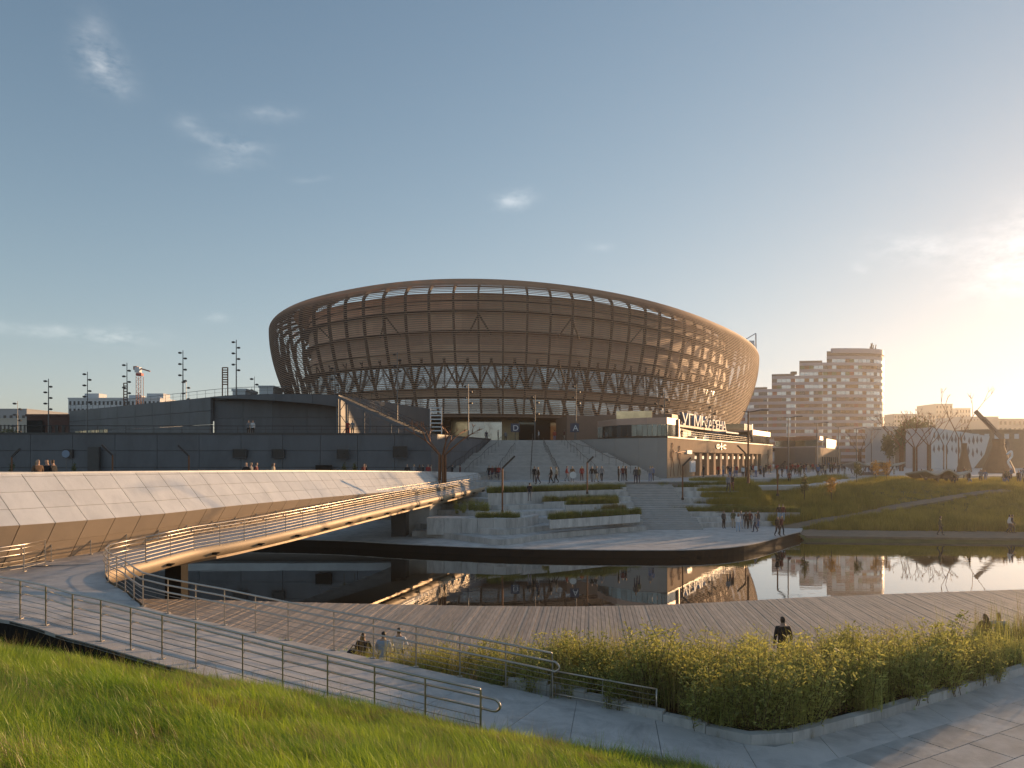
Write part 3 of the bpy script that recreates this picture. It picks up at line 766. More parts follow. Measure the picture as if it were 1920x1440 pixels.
vis.sort(key=lambda c: abs(c[0] - 4)); keep = set(id(c) for c in vis[:290])
for c in cand:
    if id(c) in keep: mb = MB(); plank_mb(mb, c); mb.build('plank', m_wood, bw)
    else: plank_mb(rest, c)
rest.build('outer_planks', m_wood, bw, kind='stuff')
ub = MB(); pts = [(p.x, p.y - .08) for p in far] + [(p.x, p.y + .3) for p in reversed(nb)]
ub.prism(pts, -.9, ZDK - .06); ub.build('substructure', m_black, bw)
rim = MB(); rim.strip([p + Vector((0, .0, -.03)) for p in far], [p + Vector((0, .07, -.03)) for p in far], .45); rim.build('edge_board', m_fasc, bw)

# ------------------------------------------------------------------ grassy hill the camera stands on
crest_px = [(-420, 1175, 3.3), (-200, 1200, 3.1), (0, 1229, 2.85), (150, 1252, 2.7), (300, 1277, 2.5), (480, 1304, 2.28), (620, 1332, 2.05), (760, 1356, 1.86), (900, 1386, 1.68), (1000, 1402, 1.6), (1150, 1424, 1.42), (1300, 1452, 1.28), (1420, 1500, 1.2), (1500, 1600, 1.2)]
crest = [px(x, y, z) for x, y, z in crest_px]
crest = smooth(crest, 8)
def hnoise(x, y): return .10 * math.sin(x * 1.1 + .4 * y) * math.sin(y * .9 - .3 * x) + .06 * math.sin(2.3 * x + 1.2) * math.sin(1.9 * y)
def hillpt(i, t):
    """t < 0 beyond the crest, t > 0 towards the viewer (metres)"""
    c = crest[i]
    d = Vector((-c.x * .35, -c.y, 0)).normalized()
    if t < 0: return Vector((c.x, c.y, 0)) - d * (-t) * 1.0 + Vector((0, 0, c.z - .95 * (-t) ** 1.15))
    z = c.z + .245 * t - .10 * math.exp(-t * 1.2) + .10 + hnoise(c.x + d.x * t, c.y + d.y * t) * min(1, t / 2)
    z = min(z, 5.55)
    return Vector((c.x, c.y, 0)) + d * t + Vector((0, 0, z))
ts = [-3.5, -2.2, -1.2, -.6, -.25, 0, .3, .7, 1.2, 1.8, 2.5, 3.3, 4.2, 5.2, 6.4, 7.8, 9.4, 11.2, 13.5, 16, 22, 30]
hill = MB(); n = len(crest)
for i in range(n):
    for t in ts: hill.v.append(tuple(hillpt(i, t)))
m_ = len(ts)
hill.f = [(i * m_ + j, (i + 1) * m_ + j, (i + 1) * m_ + j + 1, i * m_ + j + 1) for i in range(n - 1) for j in range(m_ - 1)]
struct(hill.build('hill', m_turf, smooth=True))

# ------------------------------------------------------------------ far bank with its slope
def yedge(x): return 66.3 - .10 * (x - 27) if x < 60 else 63 - .02 * (x - 60)
def zbank(x, y):
    d = y - yedge(x)
    if d < 0: return .34 - .5 * min(1, -d / 1.6)
    a = .34 + .03 * min(d, 4.4)
    yt_ = 88.0; t_ = max(0, min(1, (d - 4.4) / (yt_ - yedge(x) - 4.4)))
    a += 3.40 * (t_ ** 1.12) + (.55 * max(0, min(1, (y - yt_) / 14)))
    a += .14 * math.sin(x * .23 + y * .11) * min(1, max(0, d - 5) / 6) + .08 * math.sin(x * .61 - y * .37) * min(1, max(0, d - 5) / 6)
    return min(a, 4.50)
bank = MB(); xs = [25.6 + i * 1.5 for i in range(60)] + [120, 140, 170, 210, 262]; ys = [-1.5 + j * 1.5 for j in range(40)]
for x in xs:
    for d in ys:
        xx = x
        if x < 29 and d > 9: xx = x - (29 - x) * .35
        y = yedge(x) + d
        bank.v.append((xx, y, zbank(x, y)))
k = len(ys)
bank.f = [(i * k + j, (i + 1) * k + j, (i + 1) * k + j + 1, i * k + j + 1) for i in range(len(xs) - 1) for j in range(k - 1)]
struct(bank.build('riverbank', m_bank, smooth=True))
# gravel shelf by the water and the trodden path up the bank
gs = MB(); X = [26 + i * 2 for i in range(58)]
gs.strip([(x, yedge(x) - .5, .365) for x in X], [(x, yedge(x) + 4.2 + .3 * math.sin(x * .5), .50) for x in X], .3)
struct(gs.build('gravel_path', m_dirt))
tp = smooth([(26.0, 71.0, 0), (29.5, 73.0, 0), (34, 75.5, 0), (41, 79, 0), (49, 82.5, 0), (57, 86, 0)], 8)
tm = MB(); A1, B1 = [], []
for i, p in enumerate(tp):
    d = tp[min(i + 1, len(tp) - 1)] - tp[max(0, i - 1)]; d.normalize(); nn = Vector((d.y, -d.x, 0)) * .75
    for q, L_ in ((p + nn, A1), (p - nn, B1)): L_.append((q.x, q.y, max(zbank(q.x, q.y), zbank(p.x, p.y)) + .06))
tm.strip(A1, B1, .35); struct(tm.build('path', m_dirt))
pp = smooth([(24.5, 85.2, 0), (29, 86.6, 0), (34, 88.2, 0), (40, 92.5, 0), (46, 99, 0), (50, 104, 0)], 6)
pm2 = MB(); A1, B1 = [], []
for i, p in enumerate(pp):
    d = pp[min(i + 1, len(pp) - 1)] - pp[max(0, i - 1)]; d.normalize(); nn = Vector((d.y, -d.x, 0)) * 1.6
    for q, L_ in ((p + nn, A1), (p - nn, B1)): L_.append((q.x, q.y, max(zbank(q.x, q.y), zbank(p.x, p.y), 4.0) + .08))
pm2.strip(A1, B1, .5); struct(pm2.build('paved_path', m_plaza))
def zground(x, y):
    return ZPL if in_poly(x, y, [Vector((a, b, 0)) for a, b in pl]) else (zbank(x, y) if x > 26 else ZPL)
# ------------------------------------------------------------------ grand stairs
stair = thing('grand_staircase', 'wide granite staircase climbing from the plaza to the arena doors', 'staircase', (3, 88, ZPL))
nr = 34; zt = ZPOD - .02
for i in range(nr):
    t0 = i / nr; ext = (1 if i >= 11 else 0) + (1 if i >= 22 else 0)
    y = 88 + i * .42 + ext * 1.1
    l = lerp((-8.4, 88), (-2.6, 105.3), (y - 88) / 17.3); r = lerp((17.6, 88), (8.9, 105.3), (y - 88) / 17.3)
    z = ZPL + (zt - ZPL) * (i + 1) / nr
    zb = ZPL - .1 if i == 0 else z - .35
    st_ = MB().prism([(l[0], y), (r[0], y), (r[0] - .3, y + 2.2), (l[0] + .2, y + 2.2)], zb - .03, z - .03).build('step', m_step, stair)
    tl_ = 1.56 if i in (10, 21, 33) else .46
    MB().prism([(l[0] - .005, y - .03), (r[0] + .005, y - .03), (r[0] - .06, y + tl_), (l[0] + .05, y + tl_)], z - .03, z).build('tread', m_step_shade, st_)  # dark tread edge paints the shadow line of each step
def stair_z(y):
    i = 0; z = ZPL
    for i in range(nr):
        yy_ = 88 + i * .42 + ((1 if i >= 11 else 0) + (1 if i >= 22 else 0)) * 1.1
        if y >= yy_: z = ZPL + (zt - ZPL) * (i + 1) / nr
    return z
names = ['outermost by the dark podium wall', 'second from the dark podium wall', 'third from the dark podium wall', 'dark one just before the middle', 'dark one just past the middle', 'third from the pavilion wall', 'second from the pavilion wall']
for k, (b0, t0, sp) in enumerate((((-7.8, 88.6), (-2.9, 104.5), 1.5), ((-5.6, 88.6), (-1.0, 104.5), 1.5), ((-1.9, 88.3), (.4, 100.5), 1.4), ((2.2, 88.3), (2.9, 104.8), .8), ((5.6, 88.5), (4.3, 102.0), .8), ((10.3, 89), (6.6, 104.8), 1.3), ((14.3, 90.0), (8.0, 101.5), 1.4))):
    P = [Vector((p.x, p.y, stair_z(p.y))) for p in along([b0 + (0,), t0 + (0,)], step=sp)]
    railing('stair_handrail', 'dark handrail on the grand staircase, ' + names[k], P, .92, (.55,) if k in (3, 4) else (), 'handrails on the grand staircase', r_post=.022, mat=m_lampd, cable=m_lampd, top_r=.025)

# ------------------------------------------------------------------ dark podium on the left
pod = thing('podium_building', 'dark grey two-tier panelled podium building left of the grand stairs', 'building', (-40, 84, ZPL))
front = [Vector((-110, 79.4, 0)), Vector((-75, 80.0, 0)), Vector((-52, 80.6, 0)), Vector((-25, 81.4, 0)), Vector((-8.9, 82.4, 0)), Vector((-8.5, 86.5, 0)), Vector((-3.0, 105.4, 0))]
def wall_panels(line, z0, z1, step, rows, mat, parent, th=.35, gap=.015, name='wall_panel', ztop=None):
    P = []
    for a, b in zip(line[:-1], line[1:]):
        P += along([a, b], step=step)[:-1]
    P.append(Vector(line[-1]))
    for a, b in zip(P[:-1], P[1:]):
        a, b = Vector(a), Vector(b); d = (b - a).normalized(); n = Vector((-d.y, d.x, 0))
        for r in range(rows):
            q0, q1 = z0 + (z1 - z0) * r / rows, z0 + (z1 - z0) * (r + 1) / rows
            g_ = d * gap
            MB().prism([tuple((a + g_).xy), tuple((b - g_).xy), tuple((b - g_ + n * th).xy), tuple((a + g_ + n * th).xy)], q0 + gap, q1 - gap).build(name, mat, parent)
wall_panels(front, 4.4, 9.9, 4.3, 3, m_dark, pod, gap=.022)
core = MB(); core.prism([(p.x + (.0), p.y + .45) for p in front] + [(2, 112), (2, 128), (-110, 150)], 4.3, 9.78); core.build('terrace_slab', m_dark2, pod)
cap = MB(); cap.strip([Vector((p.x, p.y - .06, 10.02)) for p in front], [Vector((p.x, p.y + .5, 10.02)) for p in front], .22); cap.build('cap', m_dark2, pod)
for (x0, x1, y0, y1) in ((120, 136, 843, 858), (437, 462, 842.5, 858.5), (510, 533, 842.5, 858.5), (632, 654, 843, 860), (737, 763, 837, 858)):
    D = 80.2 + .025 * (xat((x0 + x1) / 2, 81) + 60); a, b = pd(x0, y1, D), pd(x1, y0, D)
    wdw = MB(); wdw.box(((a.x + b.x) / 2, D + .12, (a.z + b.z) / 2), (b.x - a.x, .3, b.z - a.z)); ww = wdw.build('window', m_darkwin, pod)
    fr = MB(); zc, xc, hw, hh = (a.z + b.z) / 2, (a.x + b.x) / 2, (b.x - a.x) / 2, (b.z - a.z) / 2
    for s in (-1, 1): fr.box((xc + s * hw, D - .05, zc), (.06, .1, hh * 2 + .06)); fr.box((xc, D - .05, zc + s * hh), (hw * 2 - .06, .1, .06))
    fr.build('frame', m_dark2, ww)
a, b = pd(165, 884, 80.2), pd(186, 838, 80.2); MB().box(((a.x + b.x) / 2, 80.3, (a.z + b.z) / 2), (b.x - a.x, .4, b.z - a.z)).build('door', m_dark2, pod)
a, b = pd(592, 892, 81.3), pd(622, 872, 81.3); MB().box(((a.x + b.x) / 2, 81.3, (a.z + b.z) / 2), (b.x - a.x, .3, b.z - a.z)).build('door', m_black, pod)
# upper tier
ZR = 15.1
ul = [Vector((-73.5, 124, 0)), Vector((-55, 109, 0)), Vector((-38.5, 95.4, 0))]
wall_panels(ul, ZPOD, ZR, 6.0, 3, m_dark, pod, gap=.025)
fas = smooth([(-38.5, 95.4, 0), (-34, 92.6, 0), (-29, 91.4, 0), (-24.5, 91.6, 0), (-21.6, 92.8, 0)], 4)
fb = [14.95, 14.65, 14.3, 13.95, 13.65]
for k in range(4):
    a, b = fas[4 * k], fas[4 * k + 4]; d = (b - a).normalized(); n_ = Vector((-d.y, d.x, 0)) * .3; a = a + d * .015; b = b - d * .015
    MB().add([(a.x, a.y, fb[k]), (b.x, b.y, fb[k + 1]), (b.x, b.y, ZR), (a.x, a.y, ZR), (a.x + n_.x, a.y + n_.y, fb[k]), (b.x + n_.x, b.y + n_.y, fb[k + 1]), (b.x + n_.x, b.y + n_.y, ZR), (a.x + n_.x, a.y + n_.y, ZR)],
             [(0, 1, 2, 3), (7, 6, 5, 4), (0, 4, 5, 1), (1, 5, 6, 2), (2, 6, 7, 3), (3, 7, 4, 0)]).build('fascia', m_dark, pod)
sf = MB(); sf.prism([(p.x, p.y + .3) for p in fas] + [(-21, 98.5), (-37, 98.5)], 14.96, 15.0); sf.build('soffit', m_dark, pod)
wall_panels([Vector((-38.3, 96.0, 0)), Vector((-30, 93.6, 0)), Vector((-21.6, 94.4, 0))], ZPOD, 14.9, 5.6, 2, m_dark, pod)
wall_panels([Vector((-21.6, 92.9, 0)), Vector((-17.8, 104, 0)), Vector((-13.0, 118.5, 0))], ZPOD, ZR, 9, 2, m_dark, pod)
MB().prism([(-73.4, 124.4), (-38.3, 95.9)] + [(p.x, p.y + .32) for p in fas[1:]] + [(-17.9, 104.2), (-13.3, 118.4), (-25, 150), (-74, 150)], ZR - .4, ZR + .05).build('roof', m_dark2, pod)
# strip window at the far left end, room light put into pane colours
p0, p1 = Vector((-73.5, 124, 0)).lerp(Vector((-55, 109, 0)), .10), Vector((-73.5, 124, 0)).lerp(Vector((-55, 109, 0)), .62)
dn = (p1 - p0).normalized(); nn = Vector((dn.y, -dn.x, 0)) * .05
m_brightpane = M('bright_pane_tint', (.62, .50, .30), .4, rand=.5)  # brightness seen in the panes is put into the colour
for i in range(8):
    a, b = p0.lerp(p1, i / 8 + .01), p0.lerp(p1, (i + 1) / 8 - .01)
    MB().prism([tuple((a + nn).xy), tuple((b + nn).xy), tuple((b - nn * 2).xy), tuple((a - nn * 2).xy)], 10.3, 11.7).build('window', m_warmglass if i % 3 else m_brightpane, pod)
# external steel stair from roof to terrace
es = thing('steel_stairs', 'grey external steel stairs descending the podium roof to its terrace', 'stairs', (-16, 88, ZPOD))
sa, sb = Vector((-21.2, 91.2, 14.7)), Vector((-10.4, 84.2, 9.95))
sdir = Vector((sb.x - sa.x, sb.y - sa.y, 0)).normalized(); sn = Vector((-sdir.y, sdir.x, 0))
for s in (0, 1.3): MB().beam(sa + sn * s, sb + sn * s, .12, .32).build('stringer', m_dark, es)
for i in range(30):
    p = sa.lerp(sb, (i + .5) / 30) + sn * .65
    MB().box((p.x, p.y, p.z + .08), (.36, 1.25, .05), math.atan2(sdir.y, sdir.x)).build('tread', m_lamp, es)
for t in (.02, .33, .66):
    p = sa.lerp(sb, t)
    for dx in (0, 1.1):
        q = p + sdir * dx; MB().beam((q.x, q.y, ZPOD), (q.x, q.y, p.z - .1 - dx * .4), .2, .2).build('support', m_dark, es)
    for k in range(3):
        z0 = ZPOD + (p.z - ZPOD) * k / 3; z1 = ZPOD + (p.z - ZPOD) * (k + 1) / 3 - .2
        q0, q1 = p + sdir * (1.1 * (k % 2)), p + sdir * (1.1 * ((k + 1) % 2)); MB().beam((q0.x, q0.y, z0), (q1.x, q1.y, z1 - .2), .06, .06).build('brace', m_dark, es)
for s in (0, 1.3):
    for h in (.5, 1.0): MB().tube([sa + sn * s + Vector((0, 0, h)), sb + sn * s + Vector((0, 0, h))], .03, 5).build('handrail', m_lampd, es)
    for t in range(12):
        p = sa.lerp(sb, t / 11) + sn * s; MB().tube([p, p + Vector((0, 0, 1))], .02, 4).build('baluster', m_lampd, es)
# podium railings
railing('parapet_railing', 'dark railing along the lower edge of the podium terrace', [Vector((p.x, p.y + .2, 10.02)) for p in along([front[1], front[2], front[3], front[4]], step=3.0)], .75, (.38,), r_post=.03, mat=m_lampd, cable=m_lampd, top_r=.035)
railing('parapet_railing', 'thin pale railing along the sloping podium roof line', [Vector((p.x, p.y + .3, ZR + .05)) for p in along(ul + fas[1:], step=2.2)], .9, (.45,), r_post=.03, mat=m_lamp, cable=m_lamp, top_r=.03)
railing('parapet_railing', 'railing on the podium roof below the arena shell', [Vector((p.x, p.y, ZR + .05)) for p in along([(-21.4, 93.6, 0), (-13.3, 118, 0)], step=2.6)], .9, (.45,), r_post=.03, mat=m_lampd, cable=m_lampd, top_r=.03)

# ------------------------------------------------------------------ arena
ACX, ACY, AA, AB, AROT, AN, AH0, AH1, AT0, AWB, AWT, AVM, AZB = 7.083, 182.735, 67.162, 46.77, .955, 2.374, 22.421, -.967, .35, 5.252, 11.904, .788, 14.623
arena = thing('arena', 'oval arena wrapped in horizontal brown louvers over a copper drum', 'arena', (ACX, ACY, ZPOD))
def aplan(th, u):
    c, s = math.cos(th), math.sin(th)
    x = (AA + u) * math.copysign(abs(c) ** (2 / AN), c); y = (AB + u) * math.copysign(abs(s) ** (2 / AN), s)
    return (ACX + x * math.cos(AROT) - y * math.sin(AROT), ACY + x * math.sin(AROT) + y * math.cos(AROT))
def aprof(v):
    if v < AVM: return -AWB * (1 - math.sin(math.pi / 2 * v / AVM))
    return -AWT * (1 - math.sqrt(max(0, 1 - ((v - AVM) / (1 - AVM)) ** 2)))
def ah(th): return AH0 + AH1 * math.cos(th - AT0)
# even angles by arc length
fine = [i * 2 * math.pi / 2000 for i in range(2001)]; acc = [0]
for a, b in zip(fine[:-1], fine[1:]):
    p, q = aplan(a, 0), aplan(b, 0); acc.append(acc[-1] + math.hypot(q[0] - p[0], q[1] - p[1]))
def even(n):
    out = []; j = 0
    for k in range(n):
        d = acc[-1] * k / n
        while acc[j + 1] < d: j += 1
        out.append(fine[j] + (fine[j + 1] - fine[j]) * (d - acc[j]) / (acc[j + 1] - acc[j]))
    return out
TH = even(184)
# profile by arc length
pv_ = [i / 800 for i in range(801)]; pa = [0]
for a, b in zip(pv_[:-1], pv_[1:]): pa.append(pa[-1] + math.hypot(aprof(b) - aprof(a), (b - a) * AH0))
NL = 100
lv = []
j = 0
for k in range(NL):
    d = pa[-1] * (k + .3) / NL
    while pa[j + 1] < d: j += 1
    lv.append(pv_[j] + (pv_[j + 1] - pv_[j]) * (d - pa[j]) / (pa[j + 1] - pa[j]))
for v in lv:
    vs = []; n = len(TH); u = aprof(v)
    for du, dz in ((-.07, -.052), (.07, -.052), (.07, .052), (-.07, .052)):
        for t in TH:
            x, y = aplan(t, u + du); vs.append((x, y, AZB + v * ah(t) + dz))
    fs = [(k * n + i, k * n + (i + 1) % n, ((k + 1) % 4) * n + (i + 1) % n, ((k + 1) % 4) * n + i) for k in range(4) for i in range(n)]
    MB().add(vs, fs).build('louver', m_bronze, arena)
RB = even(92)
frontth = lambda t: aplan(t, 0)[1] < ACY + 12
for k, t in enumerate(RB):
    mb = MB(); pts0, pts1 = [], []
    for i in range(19):
        v = i / 18 * .985; u = aprof(v) - .12; d = .55 if v < .9 else .4
        a = aplan(t, u); b = aplan(t, u - d); dd = aplan(t + .0015, u); tx = Vector((dd[0] - a[0], dd[1] - a[1], 0)).normalized() * .14
        z = AZB + v * ah(t)
        pts0.append((Vector((a[0], a[1], z)), Vector((b[0], b[1], z - (.35 if v > .85 else 0))), tx))
    vs = []
    for (a, b, tx) in pts0: vs += [a - tx, a + tx, b + tx, b - tx]
    mb.add(vs, [(i * 4 + q, i * 4 + (q + 1) % 4, i * 4 + 4 + (q + 1) % 4, i * 4 + 4 + q) for i in range(18) for q in range(4)] + [(3, 2, 1, 0), (72, 73, 74, 75)])
    mb.build('rib', m_rib, arena)
    if frontth(t):
        t2 = RB[(k + 1) % 92]
        # slanted struts across the glazed band, and fans under the upper gallery
        v0, v1 = .20, .40
        a = aplan(t, aprof(v0) - .7); b = aplan(t + (t2 - t if t2 > t else .05) * .55, aprof(v1) - .8)
        MB().beam((a[0], a[1], AZB + v0 * AH0), (b[0], b[1], AZB + v1 * AH0), .22, .22).build('strut', m_rib, arena)
        b = aplan(t - (t2 - t if t2 > t else .05) * .55, aprof(v1) - .8)
        MB().beam((a[0], a[1], AZB + v0 * AH0), (b[0], b[1], AZB + v1 * AH0), .22, .22).build('strut', m_rib, arena)
        if k % 4 == 1:
            for s in (-.9, .9):
                a = aplan(t, aprof(.72) - 1.1); b = aplan(t + s * .045, aprof(.58) - 2.2)
                MB().beam((a[0], a[1], AZB + .71 * AH0), (b[0], b[1], AZB + .575 * AH0), .2, .2).build('strut', m_rib, arena)
# drum behind the louvers
DU = -7.4
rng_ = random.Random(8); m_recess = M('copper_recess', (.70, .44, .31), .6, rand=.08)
def ring(z0, z1, u, mat, name, col=92, gap=.03, th=.25, only_front=True):
    T = even(col); back = MB()
    for k in range(col):
        a, b = T[k], (T[k + 1] if k + 1 < col else 2 * math.pi)
        g_ = gap / 2 / 4.0 * (b - a)
        q = [aplan(a + g_, u), aplan(b - g_, u), aplan(b - g_, u - th), aplan(a + g_, u - th)]
        if frontth((a + b) / 2): MB().prism(q, z0, z1).build(name, mat if not isinstance(mat, list) else rng_.choice(mat), arena)
        else: back.prism(q, z0, z1)
    back.build(name + '_rear', mat if not isinstance(mat, list) else mat[0], arena, kind='stuff')
def hoop(z0, z1, u0, u1, mat, name):
    T = even(120); n = 120; vs = []
    for u, z in ((u0, z0), (u1, z0), (u1, z1), (u0, z1)): vs += [aplan(t, u) + (z,) for t in T]
    return MB().add(vs, [(k * n + i, k * n + (i + 1) % n, ((k + 1) % 4) * n + (i + 1) % n, ((k + 1) % 4) * n + i) for k in range(4) for i in range(n)]).build(name, mat, arena)
ring(ZPOD, 14.2, -13.0, [m_glass, m_glass, m_glass2, m_warmglass, m_darkwin, m_brightpane], 'entrance_pane')  # bright and warm panes: sunlit reflections painted by colour
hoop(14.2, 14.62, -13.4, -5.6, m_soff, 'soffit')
for z, u in ((14.05, -6.4), (14.1, -8.0), (14.1, -9.6), (14.1, -11.2)): hoop(z, z + .14, u - .25, u, m_rib, 'soffit_beam')
ring(14.9, 17.7, DU - .3, m_glass, 'glass_pane')
ring(17.75, 19.1, DU, m_clad, 'cladding_panel')
ring(19.15, 23.4, DU - .3, m_glass, 'glass_pane')
ring(23.45, 26.6, DU, m_clad, 'cladding_panel')
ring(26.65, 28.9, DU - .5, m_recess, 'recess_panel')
ring(28.95, 35.4, DU, m_clad, 'cladding_panel')
for z, u0, u1 in ((17.5, -7.6, -6.2), (19.0, -7.6, -6.0), (23.2, -7.6, -6.2), (25.3, -7.5, -7.1), (28.8, -7.6, -6.6), (32.2, -7.6, -6.0), (34.0, -7.5, -7.1)): hoop(z, z + .11, u0, u1, m_rib, 'gallery')
T_ = even(160); lin = MB(); cs = [(-4.5, 35.72), (-5.8, 36.2), (-8.6, 36.75)]
lin.add([aplan(t, u) + (z,) for u, z in cs for t in T_], [(k * 160 + i, k * 160 + (i + 1) % 160, (k + 1) * 160 + (i + 1) % 160, (k + 1) * 160 + i) for k in range(2) for i in range(160)]); lin.build('rim_lining', m_rib, arena)
hoop(33.2, 33.26, -6.1, -6.0, m_rib, 'gallery_rail'); hoop(20.1, 20.16, -6.4, -6.3, m_rib, 'gallery_rail')
rv = [aplan(t, DU - .1) for t in even(120)]; MB().prism(rv, 34.6, 35.3).build('roof', m_dark2, arena)
# low roof structures seen in the gap
for t in (4.0, 4.25, 4.5):
    p = aplan(t, -24); MB().box((p[0], p[1], 36.0), (3.5, 3, 1.6), t).build('roof_unit', m_lamp, arena)
# white sail-like frame on the far right of the roof
ws = thing('roof_frame', 'pale triangular steel frame rising behind the right edge of the arena', 'frame', (64, 215, 30))
tip = pd(1417, 625, 205); b0 = pd(1418, 690, 205); b1 = pd(1392, 640, 205)
for a, b, w_ in ((tip, b0, .3), (tip, b1, .25), (pd(1418, 648, 205), b1, .2), (pd(1418, 662, 205), pd(1402, 655, 205), .15)): MB().beam(a, b, w_, w_).build('beam', m_whitep, ws)
MB().prism([(b1.x - 1, 205), (b0.x - .5, 205), (b0.x - .5, 206), (b1.x - 1, 206)], b1.z - 4, b1.z + .2).build('panel', m_whitep, ws)

# ------------------------------------------------------------------ pavilion right of the stairs
pav = thing('pavilion', 'two-storey stone pavilion with rounded glazed upper floor beside the grand stairs', 'building', (19.7, 95, ZPL))
az = R(30); rd = Vector((math.sin(az), math.cos(az), 0)); rn = Vector((math.cos(az), -math.sin(az), 0))
K = Vector((19.7, 95, 0)); L = 68.0
left = [Vector((8.9, 105.6, 0)), Vector((11.0, 101.5, 0)), Vector((13.6, 98.5, 0)), Vector((16.4, 96.3, 0)), Vector((18.6, 95.2, 0)), K]
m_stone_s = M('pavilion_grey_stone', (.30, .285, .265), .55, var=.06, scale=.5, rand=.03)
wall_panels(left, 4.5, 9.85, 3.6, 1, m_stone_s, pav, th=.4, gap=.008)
# lit face: wall panels around the recessed ticket hall
def rpt(d, z=0, o=0.0): p = K + rd * d + rn * o; return Vector((p.x, p.y, z))
def rbox(d0, d1, z0, z1, o0, o1, mat, name, parent=None):
    a, b, c, d = rpt(d0, 0, o0), rpt(d1, 0, o0), rpt(d1, 0, o1), rpt(d0, 0, o1)
    return MB().prism([tuple(p.xy) for p in (a, b, c, d)], z0, z1).build(name, mat, parent or pav)
for d0, d1, z0, z1 in ((.2, 5.6, 4.5, 7.1), (5.62, 11.0, 4.5, 7.1), (.2, 5.6, 7.12, 9.85), (5.62, 11.0, 7.12, 9.85), (11.02, 22, 8.1, 9.85), (22.02, 34, 8.1, 9.85), (34.02, 46, 8.1, 9.85), (46.02, 56.98, 8.1, 9.85), (57, L, 4.5, 8.08), (57, L, 8.1, 9.85)):
    rbox(d0, d1, z0, z1, -.4, 0, m_stone, 'wall_panel')
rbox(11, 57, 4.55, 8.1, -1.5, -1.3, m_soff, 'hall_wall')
for i in range(12):
    d = 12.2 + i * 3.85
    rbox(d, d + 1.25, 4.6, 8.05, -1.28, -.35, m_stone, 'pillar')
    if i < 11:
        dr = rbox(d + 1.6, d + 3.4, 4.65, 7.0, -1.28, -1.15, m_darkwin, 'door'); 
        rbox(d + 1.5, d + 3.2, 7.15, 7.6, -.9, -.6, m_whitep, 'ticket_sign')
        MB().tube([rpt(d + 2.5, 4.7, -1.12), rpt(d + 2.5, 7.0, -1.12)], .05, 5).build('mullion', m_stone, dr)
rbox(0, L, 9.86, 10.05, -1.0, .12, m_dark2, 'cap')
tmb = MB(); back2 = [(60, 175), (30, 178), (12, 125)]
tmb.prism([(p.x + .3, p.y + .5) for p in left[:-1]] + [tuple(rpt(.3, 0, -1.55).xy), tuple(rpt(L, 0, -1.55).xy)] + back2, 4.4, 9.8); tmb.build('terrace_slab', m_dark2, pav)
# upper floor: rounded glazed volume
gl = smooth([(12.2, 106.5, 0), (13.2, 102.5, 0), (15.2, 99.3, 0), (17.6, 97.2, 0), (19.8, 96.6, 0), tuple(rpt(2.2, 0, -.55)), tuple(rpt(6.0, 0, -.55))], 4)
wall_panels(gl, 10.12, 11.7, 1.35, 1, m_glass2, pav, th=.12, gap=.03, name='glass_pane')
wall_panels([gl[0], gl[6], gl[12], gl[16], gl[18], gl[20], gl[22], gl[24]], 11.7, 12.55, 9, 1, m_rose, pav, th=.5, gap=.0, name='fascia')
wall_panels([gl[0], gl[6], gl[12], gl[18], gl[21], gl[24]], 9.9, 10.1, 9, 1, m_dark2, pav, th=.5, gap=0, name='sill')
MB().prism([(p.x + .1, p.y + .3) for p in gl] + [tuple(rpt(6, 0, -9).xy), (16, 112)], 12.2, 12.5).build('roof', m_rose, pav)
MB().prism([(14.4, 103), (19.2, 102.4), (19.9, 106), (15, 107)], 12.5, 13.75).build('roof_house', m_warmglass, pav)
MB().prism([(8.6, 117), (24, 112), (30, 124), (20, 132), (7.5, 127)], 9.75, 13.9).build('shade_wing', m_soff, pav)  # added volume, keeps low sun off the podium wall beside the stairs
rbox(5.98, 6.3, 10.05, 12.5, -.65, -.3, m_rose, 'end_pier')
rbox(6.0, 6.2, 10.05, 11.7, -6, -.66, m_glass2, 'glass_pane')
# terrace between: columns, railing, back wall, canopy carrying the letters
rbox(6.3, 49, 12.1, 12.45, -12, -4.6, m_soff, 'canopy')
rbox(6.3, 49, 9.85, 12.1, -12, -11.6, m_darkwin, 'back_wall')
for d in (9, 15, 21, 28, 36, 44): rbox(d, d + .5, 9.85, 12.1, -6.6, -6.1, m_stone, 'column')
# far glazed box of the pavilion
for i in range(7): rbox(52 + i * 2.28, 52 + i * 2.28 + 2.2, 10.1, 11.7, -.75, -.6, m_glass2, 'glass_pane')
rbox(51.7, L, 11.7, 12.6, -.9, -.45, m_rose, 'fascia'); rbox(51.7, L, 12.3, 12.55, -10, -.9, m_rose, 'roof'); rbox(56, 63, 12.55, 14.0, -7, -3, m_warmglass, 'roof_house'); rbox(63.0, 63.5, 12.6, 14.2, -4, -3, m_whitep, 'roof_light')
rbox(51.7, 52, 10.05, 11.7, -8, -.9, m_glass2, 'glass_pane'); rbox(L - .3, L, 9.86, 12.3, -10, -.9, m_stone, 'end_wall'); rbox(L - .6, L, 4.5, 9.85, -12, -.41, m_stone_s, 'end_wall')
railing('terrace_railing', 'thin railing along the pavilion roof terrace', [rpt(d, 10.05, -.3) for d in range(7, 52, 3)], .95, (.35, .65), r_post=.03, mat=m_lamp, cable=m_lamp, top_r=.035)
pu = thing('parasol', 'pale flat parasol on the pavilion roof terrace', 'parasol', rpt(40, 10.0, -3.5))
MB().tube([rpt(40, 9.9, -3.5), rpt(40, 12.0, -3.5)], .06, 6).build('pole', m_lamp, pu)
MB().prism([tuple(rpt(36, 0, -1.5).xy), tuple(rpt(45, 0, -1.5).xy), tuple(rpt(45, 0, -6).xy), tuple(rpt(36, 0, -6).xy)], 11.6, 11.85).build('canopy', m_bluew, pu)
